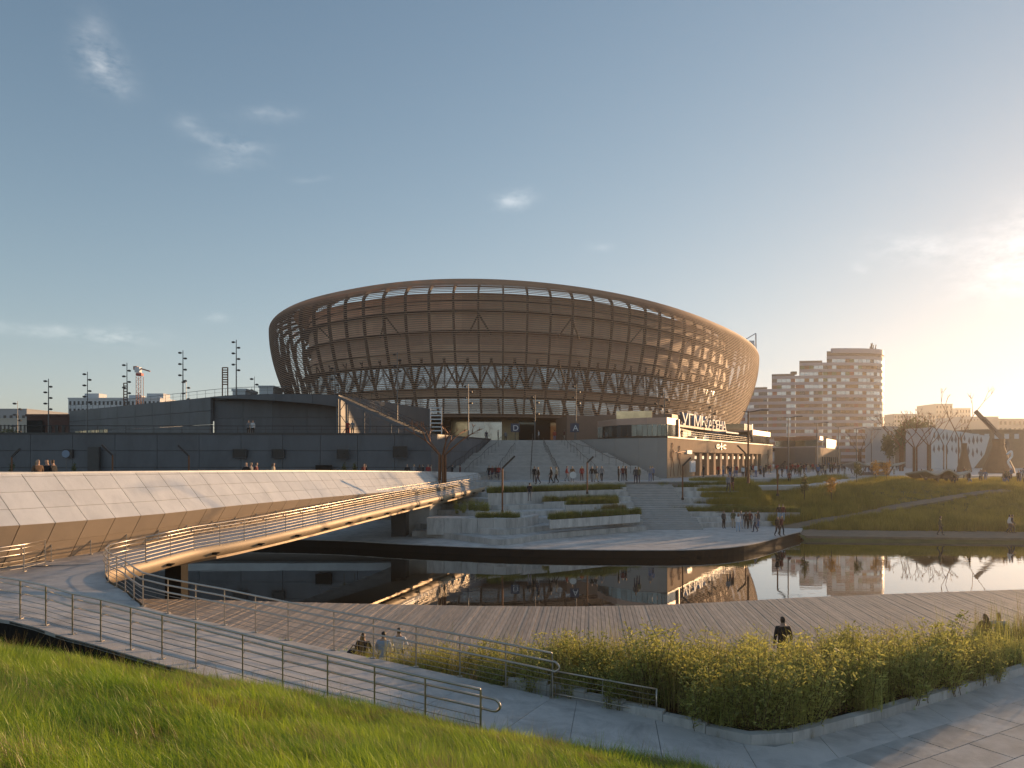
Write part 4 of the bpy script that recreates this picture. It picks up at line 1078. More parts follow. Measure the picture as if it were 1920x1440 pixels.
for d, s in ((12, 1.0), (18, .9), (25, 1), (31, .9)):
    tb = thing('terrace_table', 'small cafe table on the roof terrace, ' + {12: 'nearest the glazed corner', 18: 'second from the glazed corner', 25: 'third from the glazed corner', 31: 'nearest the parasol'}[d], 'table', rpt(d, 9.85, -2.2), 'cafe tables on the roof terrace')
    p = rpt(d, 0, -2.2); MB().lathe((p.x, p.y, 9.85), [(.3, 0), (.3, .04), (.05, .06), (.05, .72), (.55, .74), (.55, .78)], 10).build('table_top', m_whitep, tb)
# wall reliefs: two tall line figures beside the corner, one at the far end
def relief(d, s, label, flip=1):
    t = thing('relief_figure', label, 'sculpture', rpt(d, 4.9, .05), 'line figures on the pavilion wall')
    def c(*pts): return [rpt(d + flip * x * s, 4.9 + z * s, .08) for x, z in pts]
    for nm, pts in (('leg', ((-.75, 0), (-.55, 1.0), (-.15, 1.75), (-.1, 2.2))), ('leg', ((.75, 0), (.45, .9), (.5, 1.5), (.15, 2.2))), ('torso', ((-.1, 2.2), (-.35, 2.9), (-.3, 3.5), (.0, 3.7), (.3, 3.5), (.3, 2.9), (.15, 2.2))), ('arm', ((.3, 3.45), (.9, 3.2), (1.7, 3.3))), ('arm', ((-.3, 3.4), (-.7, 2.9), (-.5, 2.4))), ('head', ((0, 3.7), (-.22, 4.0), (0, 4.35), (.22, 4.0), (0, 3.7)))):
        MB().tube(smooth(c(*pts), 5), .035, 5).build(nm, m_corten, t)
relief(2.0, 1.0, 'tall line figure relief nearest the pavilion corner'); relief(5.0, .92, 'line figure relief with outstretched stick on the lit wall')
relief(63, .95, 'line figure relief at the far end of the lit pavilion wall', -1)
stk = MB(); stk.tube([rpt(4.0, 8.0, .1), rpt(7.6, 8.15, .1)], .06, 5); hb = tag(stk.build('hockey_stick', m_corten), 'long brown stick relief held out beside the white wall sign', 'sculpture')
sg = MB().prism([tuple(rpt(8.0, 0, .03).xy), tuple(rpt(10.2, 0, .03).xy), tuple(rpt(10.2, 0, .25).xy), tuple(rpt(8.0, 0, .25).xy)], 7.85, 8.35).build('wall_sign', m_whitep)
tag(sg, 'small white light box sign on the lit pavilion wall', 'sign')
ip = MB().prism([tuple(rpt(6.5, 0, 1.0).xy), tuple(rpt(8.6, 0, 1.0).xy), tuple(rpt(8.6, 0, 1.2).xy), tuple(rpt(6.5, 0, 1.2).xy)], 5.4, 6.9).build('notice_board', m_whitep); tag(ip, 'grey-white notice board standing before the lit wall', 'sign')
lg = thing('wall_logo', 'dark blue-grey logo with a plus on the lit pavilion wall', 'logo', rpt(25, 9.1, .1))
m_logo = M('logo_grey', (.09, .12, .17), .4)
def lbox(d0, d1, z0, z1, nm='mark'): rbox(d0, d1, z0, z1, .02, .14, m_logo, nm, lg)
lbox(23.6, 24.0, 8.85, 9.35); lbox(24.0, 25.3, 9.25, 9.45); lbox(24.0, 25.3, 8.75, 8.95); lbox(24.7, 25.5, 8.95, 9.1)
lbox(26.3, 26.8, 8.55, 9.7); lbox(25.8, 26.28, 9.0, 9.25); lbox(26.82, 27.3, 9.0, 9.25)
lbox(27.8, 28.2, 8.8, 9.4); lbox(28.2, 29.4, 9.25, 9.45); lbox(28.2, 29.4, 8.75, 8.95)

# ------------------------------------------------------------------ lettering
def letters(text, origin, xdir, zdir, height, mat, parent, depth=.15, gap=.08, name='letter', space=.5, widths=1.0):
    """each character a solid mesh of its own"""
    x = 0.0; nrm_ = xdir.cross(zdir)
    for ch in text:
        if ch == ' ': x += height * space; continue
        cu = bpy.data.curves.new('glyph', 'FONT'); cu.body = ch; cu.size = 1.0; cu.extrude = .001; cu.resolution_u = 3
        ob = bpy.data.objects.new('glyph', cu); COL.objects.link(ob)
        dg = bpy.context.evaluated_depsgraph_get(); me0 = ob.evaluated_get(dg).to_mesh()
        vs = [v.co.copy() for v in me0.vertices]; fs = [tuple(p.vertices) for p in me0.polygons]
        ob.evaluated_get(dg).to_mesh_clear(); bpy.data.objects.remove(ob)
        if not vs: continue
        x0 = min(v.x for v in vs); x1 = max(v.x for v in vs); s = height / .729
        mb = MB(); mb.add([origin + xdir * (x + (v.x - x0) * s * widths) + zdir * (v.y * s) + nrm_ * (depth if v.z > 0 else 0) for v in vs], fs)
        mb.build(name, mat, parent); x += (x1 - x0) * s * widths + height * gap
    return x
sgn = thing('arena_sign', 'large pale blue three-dimensional letters above the pavilion terrace', 'sign', rpt(22, 12.45, -5.0))
# first letter is drawn as an angular stylised mark, then the bold letters
o = rpt(21.2, 12.47, -5.0)
lw_ = letters('УГМК', o, rd, Vector((0, 0, 1)), 1.95, m_bluew, sgn, .45, .2, widths=2.1)
letters('АРЕНА', o + rd * (lw_ + 1.0), rd, Vector((0, 0, 1)), 1.65, m_bluew, sgn, .3, .18, widths=1.75)
for ch, xx, yy_, D in (('D', 966, 813, 108.0), ('A', 1077.5, 813, 104.0)):
    c = pd(xx, yy_ - 11, D)
    t = thing('gate_sign', 'dark square gate sign with white letter %s at the top of the stairs' % ch, 'sign', (c.x, c.y, ZPOD))
    MB().box((c.x, c.y + .1, c.z), (1.25, .12, 1.25)).build('plate', m_navy, t); MB().tube([(c.x, c.y + .12, ZPOD - .3), (c.x, c.y + .12, c.z - .5)], .05, 5).build('pole', m_lamp, t)
    letters(ch, Vector((c.x - .27, c.y + .02, c.z - .42)), Vector((1, 0, 0)), Vector((0, 0, 1)), .85, m_whitep, t, .02)

# ------------------------------------------------------------------ second pavilion further right
pv2 = thing('far_pavilion', 'second stone pavilion beyond the lit one, its front in shade', 'building', (69, 170, ZPL))
K2 = Vector((xat(1532, 172), 172, 0))
L2 = [Vector((xat(1452, 186), 186, 0)), Vector((xat(1490, 178), 178, 0)), K2]
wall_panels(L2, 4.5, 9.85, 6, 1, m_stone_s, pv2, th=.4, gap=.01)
wall_panels([K2, K2 + rd * 22, K2 + rd * 46], 4.5, 9.85, 8, 1, m_stone, pv2, th=.4, gap=.01)
wall_panels([p + Vector((.3, .4, 0)) for p in L2], 10.0, 11.6, 2.2, 1, m_glass2, pv2, th=.15, gap=.03, name='glass_pane')
wall_panels([L2[0] + Vector((0, .2, 0)), K2 + Vector((.4, .3, 0)), K2 + rd * 10], 11.6, 12.5, 30, 1, m_rose, pv2, th=.5, gap=0, name='fascia')
MB().prism([(p.x, p.y + .5) for p in L2] + [tuple((K2 + rd * 46).xy), (60, 240), (50, 200)], 9.4, 9.86).build('roof', m_dark2, pv2)
p = K2 + rd * 20; wall_panels([p - rn * .5, p - rn * .5 + rd * 20], 9.9, 12.3, 5, 1, m_rose, pv2, th=.4, gap=.02, name='fascia')
for i in range(8):
    p = K2 + rd * (8 + i * 4.2) + rn * .05; q = p + rd * 2.0; MB().prism([tuple(p.xy), tuple(q.xy), tuple((q + rn * .12).xy), tuple((p + rn * .12).xy)], 4.9, 7.6).build('door', m_darkwin, pv2)
# ------------------------------------------------------------------ apartment tower
tower = thing('apartment_tower', 'tall curved apartment block with coloured window panels and stepped roof', 'building', (150, 365, ZPL))
m_band = M('lilac_band', (.40, .34, .38), .6, var=.05, rand=.04)
m_core = M('tower_core', (.20, .15, .13), .7, var=.1)
wm = [M('pane_sky', (.60, .63, .64), .15, metal=.4, rand=.25), M('panel_amber', (.30, .14, .05), .5, rand=.3), M('panel_brown', (.20, .105, .07), .5, rand=.3), M('panel_red', (.33, .09, .07), .5, rand=.2), M('panel_green', (.17, .20, .09), .5, rand=.2), M('pane_dark', (.07, .07, .075), .12, metal=.4)]
TF = smooth([(96, 368, 0), (111, 359, 0), (128, 353, 0), (148, 350, 0), (163, 350, 0), (172.5, 352.5, 0), (178.2, 358, 0), (180, 366, 0), (177, 382, 0)], 6)
TF = along(TF, step=2.05)
def ztop(x):
    p = x / 350.0
    if x < xat(1444, 354): return 41.5
    if x < xat(1498, 351): return 47.5
    if x < xat(1549, 350): return 53.5
    return 56.5
wins = []; FH = 3.0; z0 = 6.0; nf = 17
tr = random.Random(11)
bands = {}
for f in range(nf + 1):
    z = z0 + f * FH
    run = [p for p in TF if ztop(p.x) >= z + 1.2]
    if len(run) < 3: continue
    b = MB(); nn_ = []
    out = []
    for i, p in enumerate(run):
        d = run[min(i + 1, len(run) - 1)] - run[max(i - 1, 0)]; d.normalize(); out.append(Vector((d.y, -d.x, 0)))
    b.strip([p + n * .25 + Vector((0, 0, z + 1.25)) for p, n in zip(run, out)], [p - n * .2 + Vector((0, 0, z + 1.25)) for p, n in zip(run, out)], 1.35)
    b.build('storey_band', m_band, tower)
    if f == nf: continue
    for i in range(len(run) - 1):
        if ztop(run[i].x) < z + 3.2: continue
        a, c = run[i], run[i + 1]; n = out[i]; d = (c - a).normalized()
        col_i = round(a.x * 2) % 7
        r = tr.random()
        hi = f > 9
        if a.x > 165: mi = 0 if r < .72 else (1 if r < .86 else 5)
        elif hi: mi = 0 if r < .5 else (1 if r < .64 else (2 if r < .74 else (4 if r < .84 else (3 if r < .92 else 5))))
        else: mi = (0 if r < .10 else (1 if r < .36 else (2 if r < .82 else (3 if r < .88 else 5)))) if i % 9 else 0
        q = [a + d * .06 + n * .06, c - d * .06 + n * .06, c - d * .06 - n * .1, a + d * .06 - n * .1]
        wins.append((-(a.x * 1.0 + z * .4), q, z + 1.28, z + 2.88, mi))
wins.sort(key=lambda t: t[0])
rest = [MB() for _ in wm]
for i, (_, q, za_, zb_, mi) in enumerate(wins):
    if i < 280: MB().prism([tuple(v.xy) for v in q], za_, zb_).build('window', wm[mi], tower)
    else: rest[mi].prism([tuple(v.xy) for v in q], za_, zb_)
for k, r in enumerate(rest):
    if r.v: r.build('farther_windows', wm[k], tower, kind='stuff')
for xa, xb, zt_ in ((80, xat(1444, 354), 41.3), (xat(1444, 354), xat(1498, 351), 47.3), (xat(1498, 351), xat(1549, 350), 53.3), (xat(1549, 350), 180, 57.6)):
    run = [p for p in TF if xa - .5 <= p.x <= xb + .5 or (xb > 170 and p.x > 170)]
    MB().prism([(p.x - .1, p.y + .5) for p in run] + [((run[-1].x - 1.5) * 1.03, run[-1].y * 1.03), (run[0].x * 1.035, run[0].y * 1.035)], ZPL - .1, zt_).build('core', m_core, tower)
run = [p for p in TF if p.x > xat(1552, 350)]
cb_ = MB(); cb_.strip([p + Vector((0, -.3, 58.9)) for p in run], [p + Vector((-.3, .6, 58.9)) for p in run], 2.2); cb_.build('crown_band', m_band, tower)
for xx, w_, h_ in ((1595, 1.6, 2.0), (1622, 3.0, 1.2), (1488, 2.4, 1.4)): MB().box((xat(xx, 358), 358, (58.0 if xx > 1550 else 47.5) + h_ / 2), (w_, 2, h_)).build('roof_unit', m_core, tower)
an = MB(); ar = random.Random(2)
for k in range(9):
    b0 = Vector((173.5 + ar.uniform(-.8, .8), 360, 57)); an.tube([b0, b0 + Vector((ar.uniform(-1.4, 1.4), 0, ar.uniform(3, 7)))], [.45, .2], 5)
an.build('antenna_cluster', m_core, tower)

# ------------------------------------------------------------------ other buildings
def block(name, label, x0, x1, ytop, D, depth, mat, zb=ZPL - .1, yaw=0.0, wins=None, wm_=None, roof=None):
    a, b = xat(x0, D), xat(x1, D); zt_ = CZ + (HZ - ytop) * D / F
    t = thing(name, label, 'building', ((a + b) / 2, D, zb))
    c = Vector(((a + b) / 2, D + depth / 2, 0)); w_ = b - a
    MB().box((c.x, c.y, (zb + zt_) / 2), (w_, depth, zt_ - zb), yaw).build('wall', mat, t)
    MB().box((c.x, c.y, zt_ + .2), (w_ + .3, depth + .3, .4), yaw).build('roof', roof or mat, t)
    if wins:
        nx, nzw, zlo = wins
        for i in range(nx):
            for k in range(nzw):
                lx = -w_ / 2 + w_ * (i + .5) / nx; z = zlo + (zt_ - zlo) * (k + .45) / nzw; h_ = (zt_ - zlo) / nzw * .5
                p = Vector((lx, -depth / 2 - .02, 0)); ca_, sa_ = math.cos(yaw), math.sin(yaw)
                MB().box((c.x + p.x * ca_ - p.y * sa_, c.y + p.x * sa_ + p.y * ca_, z), (w_ / nx * .45, .12, h_), yaw).build('window', wm_ or m_darkwin, t)
    return t
m_far = [M('far_wall_warm', (.42, .36, .30), .8, var=.05), M('far_wall_grey', (.34, .34, .35), .8, var=.05), M('far_wall_white', (.62, .62, .62), .7, var=.04), M('far_wall_cream', (.50, .45, .38), .8, var=.05)]
wb = block('white_building', 'white office building behind the podium roof', 128, 300, 748, 250, 25, m_far[2], wins=(22, 2, 22.2))
for x0, x1, yt in ((157, 184, 738), (240, 258, 741), (274, 305, 738)):
    a, b = xat(x0, 255), xat(x1, 255); zt_ = CZ + (HZ - yt) * 255 / F; MB().box(((a + b) / 2, 258, zt_ - 1.2), (b - a, 5, 2.6)).build('roof_house', m_far[2], wb)
bb = block('brick_building', 'low dark red brick building at the left edge behind the podium', 50, 138, 781, 125, 12, m_brick, wins=(7, 1, 9.5), yaw=.0)
MB().prism([(xat(50, 124.6), 124.6), (xat(80, 124.6), 124.6), (xat(80, 124.9), 124.9), (xat(50, 124.9), 124.9)], 8, 13.6).build('slatted_front', m_black, bb)
gb = block('grey_building', 'pale grey low factory building at the far left', -20, 50, 768, 320, 30, m_far[1], wins=(6, 1, 20))
block('cream_building', 'cream two-storey building at the far left below the grey one', -10, 50, 786, 280, 20, m_far[3], wins=(8, 1, 15))
block('panel_block', 'long pale stepped apartment slab in the haze right of the tower', 1676, 1754, 777, 640, 30, m_far[0], wins=(14, 8, 15))
block('panel_block', 'taller hazy apartment block at the end of the pale slab', 1754, 1786, 758, 650, 30, m_far[0], wins=(5, 9, 15))
block('panel_block', 'short square hazy high-rise standing alone right of the slab', 1793, 1820, 766, 700, 25, m_far[3], wins=(5, 8, 15))
block('panel_block', 'wide low hazy building behind the crane boom', 1800, 1872, 782, 520, 30, m_far[1], wins=(12, 4, 15))
block('panel_block', 'hazy block at the far right edge of the picture', 1872, 1960, 786, 480, 30, m_far[0], wins=(10, 4, 15))
block('old_house', 'grey old house with pale wall at the foot of the tower', 1662, 1700, 801, 300, 18, m_far[1], wins=(6, 2, 9))
block('old_house', 'cream house between the tower and the steel trees', 1700, 1748, 803, 290, 18, m_far[3], wins=(7, 2, 9))
block('roof_unit_house', 'small pale plant room on the podium roof by the tall lamp', 436, 460, 733, 130, 6, m_far[2], zb=15.2)
block('roof_unit_house', 'low pale plant room on the podium roof beside the arena shell', 486, 512, 727, 140, 6, m_far[2], zb=15.2)
# white building with cut-out facade
cf = thing('cutout_building', 'white building with leaf-shaped cut-outs in its facade at the right', 'building', (xat(1800, 185), 190, ZPL))
a, b = xat(1746, 185), xat(1856, 192)
def cfp(x, y): # point on the sloping white facade
    t = (x - 1746) / 110.0; return pd(x, y, 185 + 8 * t)
MB().add([cfp(1746, 801), cfp(1856, 818), cfp(1846, 852), cfp(1826, 878), cfp(1746, 884)] + [cfp(1746, 801) + Vector((0, 12, 0)), cfp(1856, 818) + Vector((0, 12, 0)), cfp(1846, 852) + Vector((0, 12, 0)), cfp(1826, 878) + Vector((0, 12, 0)), cfp(1746, 884) + Vector((0, 12, 0))],
         [(0, 1, 2, 3, 4), (9, 8, 7, 6, 5), (0, 5, 6, 1), (1, 6, 7, 2), (2, 7, 8, 3), (3, 8, 9, 4), (4, 9, 5, 0)]).build('facade', m_far[2], cf)
cr = random.Random(4)
for k in range(24):
    x = 1752 + (k % 12) * 8.0 + cr.uniform(-1, 1); y = 818 + (k // 12) * 22 + cr.uniform(-3, 3) + (x - 1746) * .08; w_, h_ = cr.uniform(1.6, 2.8), cr.uniform(6, 10)
    if y + h_ > 872 - max(0, x - 1815) * .6: continue
    q = [cfp(x - w_, y + h_ * .3), cfp(x, y - h_), cfp(x + w_, y + h_ * .2), cfp(x + w_ * .3, y + h_)]
    MB().add([v + Vector((0, -.08, 0)) for v in q] + [v + Vector((0, .3, 0)) for v in q], [(0, 1, 2, 3), (7, 6, 5, 4), (0, 4, 5, 1), (1, 5, 6, 2), (2, 6, 7, 3), (3, 7, 4, 0)]).build('cutout', m_core, cf)
block('shed_roof_hall', 'low brown hall with pale eaves at the right edge', 1822, 1990, 808, 200, 40, M('hall_brown', (.26, .18, .12), .8), wins=(9, 1, 12), wm_=m_far[2])
# unseen blocks added past the right edge to shade the boardwalk and promenade
sunv = Vector((math.sin(R(SUN_AZ)), math.cos(R(SUN_AZ)), 0)); perp = Vector((sunv.y, -sunv.x, 0))
def shade_block(p0, p1, q, h, depth, label, name='added_shade_block'):
    a, b = perp * p0 + sunv * q, perp * p1 + sunv * q
    t = thing(name, label, 'building', ((a.x + b.x) / 2, (a.y + b.y) / 2, ZPL))
    poly = [tuple(a.xy), tuple(b.xy), tuple((b + sunv * depth).xy), tuple((a + sunv * depth).xy)]
    MB().prism(poly, .0, h - .5).build('wall', m_far[3], t); MB().prism([tuple((Vector(v + (0,)) + Vector((.01, 0, 0))).xy) for v in poly], h - .5, h).build('roof', m_core, t)
    n = int((p1 - p0) / 5)
    for i in range(n):
        for k in range(int((h - 6) / 3.2)):
            c = a.lerp(b, (i + .5) / n) - sunv * .03
            MB().prism([tuple((c - perp * .9).xy), tuple((c + perp * .9).xy), tuple((c + perp * .9 + sunv * .1).xy), tuple((c - perp * .9 + sunv * .1).xy)], 6.3 + k * 3.2, 8.0 + k * 3.2).build('window', m_darkwin, t)
    return t
shade_block(-5, 46, 150, 15.3, 14, 'long unseen block added beyond the right edge to shade the boardwalk')
shade_block(-62, -40.5, 262, 26.5, 14, 'taller unseen block added behind the long one to shade the promenade')

# ------------------------------------------------------------------ lamps and masts
def mast(x, ytop, D, label, zb=None, nh=5, r=.085, mat=None, side=1):
    top = pd(x, ytop, D); zb = ZPOD if zb is None else zb
    t = thing('light_mast', label, 'lamp', (top.x, D, zb), 'tall light masts')
    MB().tube([(top.x, D, zb - .2), (top.x, D, (zb + top.z) / 2), (top.x, D, top.z)], [r, r * .85, r * .55], 7).build('pole', mat or m_lamp, t)
    s = D / 100.0
    for k in range(nh):
        z = top.z - .35 * s - k * .75 * s; sx = (1 if k % 2 else -1) * side
        if z < zb + 2: break
        h = MB(); h.tube([(top.x, D, z), (top.x + sx * .28 * s, D - .1, z + .05)], .035 * s, 4)
        h.lathe((top.x + sx * .36 * s, D - .12, z - .12 * s), [(.10 * s, 0), (.24 * s, .06 * s), (.22 * s, .2 * s), (.05 * s, .26 * s)], 8); h.build('spotlight', m_lampd, t)
for (x, y, D, zb, lab) in ((91, 710, 100, ZPOD, 'light mast before the red brick building'), (164, 697, 118, ZPOD, 'light mast before the white building, left one'), (238, 680, 112, ZPOD, 'light mast beside the slim brown ladder frame and crane'), (343, 657, 105, ZR, 'light mast on the middle of the sloping podium roof'), (443, 637, 97, ZR, 'tallest light mast near the arena on the podium roof'),
                            (477, 706, 170, ZR, 'small distant light mast just left of the arena'), (33, 752, 180, ZPOD, 'small distant light mast at the far left'), (349, 712, 180, ZR, 'tiny distant light mast behind the middle roof mast'),
                            (628, 686, 112, ZR, 'thin light mast before the left flank of the arena'), (745, 660, 100, ZPOD, 'pale light mast in front of the arena above the steel stairs'), (878, 720, 96, ZPOD, 'light mast left of the entrance doors'), (1003, 740, 108, ZPOD, 'light mast above the middle of the grand stairs'),
                            (1080, 720, 105, ZPOD, 'light mast at the right edge of the grand stairs'), (1246, 735, 112, 9.8, 'thin mast behind the rounded glazed corner'), (1234, 752, 116, 9.8, 'short thin mast left of the arena letters'), (1335, 760, 128, 9.8, 'mast rising through the arena letters')):
    mast(x, y, D, lab, zb, nh=6 if x < 500 else 4)
def street_lamp(x, ybase, ytop, z, label, arm=1.4, side=1):
    b = px(x, ybase, z); D = b.y; zt_ = CZ + (HZ - ytop) * D / F
    t = thing('street_lamp', label, 'lamp', b, 'tall plaza street lamps')
    MB().tube([b, Vector((b.x, b.y, b.z + 1.2)), Vector((b.x, b.y, zt_))], [.16, .11, .08], 8).build('pole', m_corten if x < 1450 else m_lamp, t)
    h = MB(); h.tube([(b.x, b.y, zt_ - .1), (b.x + side * arm, b.y, zt_ + .15)], .05, 5); h.box((b.x + side * (arm + .3), b.y, zt_ + .12), (.7, .25, .12)); h.tube([(b.x, b.y, zt_ - .1), (b.x - side * .6, b.y, zt_ + .0)], .05, 5); h.build('lamp_head', m_lampd, t)
for (x, yb, yt, lab) in ((1403, 906, 771, 'tall brown street lamp in front of the lit pavilion'), (1478, 892, 782, 'tall street lamp before the shaded far pavilion'), (1532, 886, 793, 'street lamp at the corner of the far pavilion'), (1572, 884.5, 800, 'street lamp over the crowd right of the far pavilion'), (1606, 883, 803, 'slim street lamp in front of the tower base'), (1634, 882, 806, 'slim street lamp near the right edge of the tower')):
    street_lamp(x, yb, yt, ZPL, lab)
def bent_lamp(x, ybase, ytop, D, zb, label, dx=1, ln=1.0):
    b = Vector((xat(x, D), D, zb)); zt_ = CZ + (HZ - ytop) * D / F; k = zt_ - ln * .95
    t = thing('bent_lamp', label, 'lamp', b, 'low bent lamps')
    MB().tube([b, Vector((b.x, D, k))], .075, 7).build('pole', m_corten, t)
    MB().beam(Vector((b.x, D, k - .04)), Vector((b.x + dx * ln, D, zt_)), .16, .13, (0, 1, 0)).build('lamp_head', m_lampd, t)
    MB().box((b.x, D, zb + .12), (.22, .22, .24)).build('foot', m_lampd, t)
bent_lamp(211, 885, 834, 70, 4.8, 'bent lamp behind the bridge near the dark door', -1, 1.0); bent_lamp(354, 885, 835, 70, 4.8, 'bent lamp behind the bridge by the warm reflection', -1, 1.0)
bent_lamp(22, 885, 841, 70, 4.8, 'bent lamp behind the bridge at the far left', 1, .8); bent_lamp(942, 948, 855, 66, 2.4, 'bent lamp standing on the terrace at the bridge end', 1, 1.1)
bent_lamp(1101, 925, 856, 73, 3.75, 'bent lamp on the terrace before the grand stairs', 1, .6); bent_lamp(1280, 928, 858, 74, 3.1, 'bent lamp beside the terrace steps before the pavilion corner', 1, .8)
bent_lamp(1458, 928, 865, 76, 3.4, 'bent lamp on the grassy bank before the shaded far pavilion', 1, .8); bent_lamp(1398, 895, 835, 90, 4.7, 'bent lamp close behind the tall brown street lamp', -1, 1.0)
def ladder(x0, x1, yt, yb, D, mat, label, n=8, full=True):
    a, b = pd(x0, yb, D), pd(x1, yt, D)
    t = thing('ladder_frame', label, 'frame', (a.x, D, a.z), 'tall ladder frames')
    for x in (a.x, b.x): MB().beam((x, D, a.z - .4), (x, D, b.z), .12, .12).build('side_rail', mat, t)
    for k in range(n):
        z = b.z - (b.z - a.z) * (k + .1) / n * (1 if full else .7); MB().beam((a.x, D, z), (b.x, D, z), .1, .14).build('rung', mat, t)
ladder(417, 427, 689, 740, 99, m_corten, 'brown ladder frame on the podium roof by the tallest mast', 8, False)
ladder(232, 238.5, 718, 765, 114, m_corten, 'slim brown ladder frame beside the light mast near the crane', 9)
ladder(807, 828, 764, 814, 94, m_whitep, 'white ladder frame on the podium corner left of the stairs', 7)
# tower crane in the distance
cn = thing('tower_crane', 'distant red and white tower crane above the podium roof', 'crane', (xat(262, 230), 230, 15))
cx = xat(262, 230); ztp = CZ + (HZ - 706) * 230 / F
for sx in (-.75, .75):
    for sy in (-.75, .75): MB().beam((cx + sx, 230 + sy, ZPL), (cx + sx, 230 + sy, ztp), .13, .13).build('mast_leg', m_orange, cn)
for k in range(9):
    z = ztp - k * 1.5 - .2
    MB().beam((cx - .75, 229.3, z), (cx + .75, 229.3, z - 1.4), .12, .12).build('lattice', m_whitep if k < 3 else m_orange, cn)
    MB().beam((cx + .75, 229.3, z), (cx - .75, 229.3, z - 1.4), .12, .12).build('lattice', m_whitep if k < 3 else m_orange, cn)
MB().box((cx, 230, ztp + .6), (1.7, 1.6, .8)).build('slewing_ring', m_red, cn); MB().box((cx - .3, 229.6, ztp + 2.0), (1.5, 1.5, 1.6)).build('cab', m_whitep, cn)
MB().beam((cx - 1.2, 230, ztp + 2.9), (cx + 3.2, 230, ztp + 1.6), .4, .4).build('jib', m_orange, cn); MB().box((cx - 1.2, 230, ztp + 2.6), (1.1, 1.1, 1.1)).build('counterweight', m_orange, cn)
# slanting boom at the right
bo = thing('slanting_boom', 'long dark boom slanting up above the hall at the right', 'beam', pd(1890, 832, 150))
MB().beam(pd(1829, 771, 150), pd(1888, 832, 150), .5, .7).build('boom', m_core, bo); MB().beam(pd(1843, 783, 149.7), pd(1868, 809, 149.7), .9, .4).build('stiffener', m_core, bo)
MB().beam(pd(1888, 830, 150), Vector((pd(1890, 832, 150).x, 150, ZPL - .2)), .6, .6).build('stand', m_core, bo)

# ------------------------------------------------------------------ steel sculpture trees
def steel_tree(base, h, spread, label, seed, trunks=3, levels=3, mat=None, rad=.16):
    t = thing('steel_tree', label, 'sculpture', base, 'branching steel trees')
    rr = random.Random(seed); b = Vector(base); mat = mat or m_corten
    for k in range(trunks):
        ang = k / trunks * 6.283 + rr.uniform(-.2, .2); off = Vector((math.cos(ang), math.sin(ang), 0))
        mb = MB(); r0 = rad * rr.uniform(.85, 1.1)
        top = b + off * (rad * 2.6) + Vector((0, 0, h * .42)); mb.tube([b + off * (rad * 2.8), top], r0, 7); mb.build('trunk', mat, t)
        tw_ = MB()
        def grow(p, d, ln, r, lv):
            q = p + d * ln; m2 = MB() if lv > 1 else tw_; m2.tube([p, p + d * ln * .5 + Vector((0, 0, .02)), q], [r, r * .85, r * .6], 6 if lv > 1 else 4)
            if lv > 1: m2.build('branch', mat, t)
            if lv > 0:
                for s in range(2 if lv > 1 else 3):
                    e = (d + Vector((rr.uniform(-.75, .75), rr.uniform(-.6, .6), rr.uniform(-.15, .35)))).normalized(); grow(q, e, ln * rr.uniform(.5, .72), r * .68, lv - 1)
        d = (off * spread + Vector((0, 0, 1))).normalized(); grow(top, d, h * .30, r0 * .8, levels - 1)
        tw_.build('twigs', mat, t, kind='stuff')
    return t
steel_tree((xat(829, 74), 74, 4.72), 6.8, 1.15, 'rusty branching steel tree at the end of the bridge before the stairs', 21, 5, 4, rad=.12)
for i, (x, D, h, lab) in enumerate(((1690, 150, 12, 'large rusty steel tree beside the tower base'), (1716, 140, 11, 'steel tree over the first canopy, middle of the thicket'), (1742, 150, 12.5, 'rusty steel tree before the cut-out facade, its left end'), (1612, 190, 10, 'grey steel tree before the foot of the tower'), (1772, 170, 13, 'tall thin steel tree in front of the cut-out facade'), (1800, 150, 16, 'tallest steel tree rising over the cut-out building'))):
    steel_tree((xat(x, D), D, ZPL), h, .95 if i < 4 else .5, lab, 40 + i, 4 if i < 4 else 2, 5 if i < 4 else 4, mat=m_corten, rad=.12)
def flask(x, D, w_, ytop, label):
    b = Vector((xat(x, D), D, ZPL)); zt_ = CZ + (HZ - ytop) * D / F; h = zt_ - ZPL; s = w_ * D / F / 2
    t = tag(MB().lathe(tuple(b - Vector((0, 0, .1))), [(s * 1.6, 0), (s * 1.5, h * .15), (s, h * .45), (s * .55, h * .8), (s * .6, h)], 14).build('brown_tower', M('adobe_brown', (.20, .11, .06), .8)), label, 'tower')
flask(1808, 140, 16, 830, 'narrow brown flared tower in front of the cut-out facade'); flask(1872, 130, 34, 822, 'wide brown flared tower at the right edge of the bank')
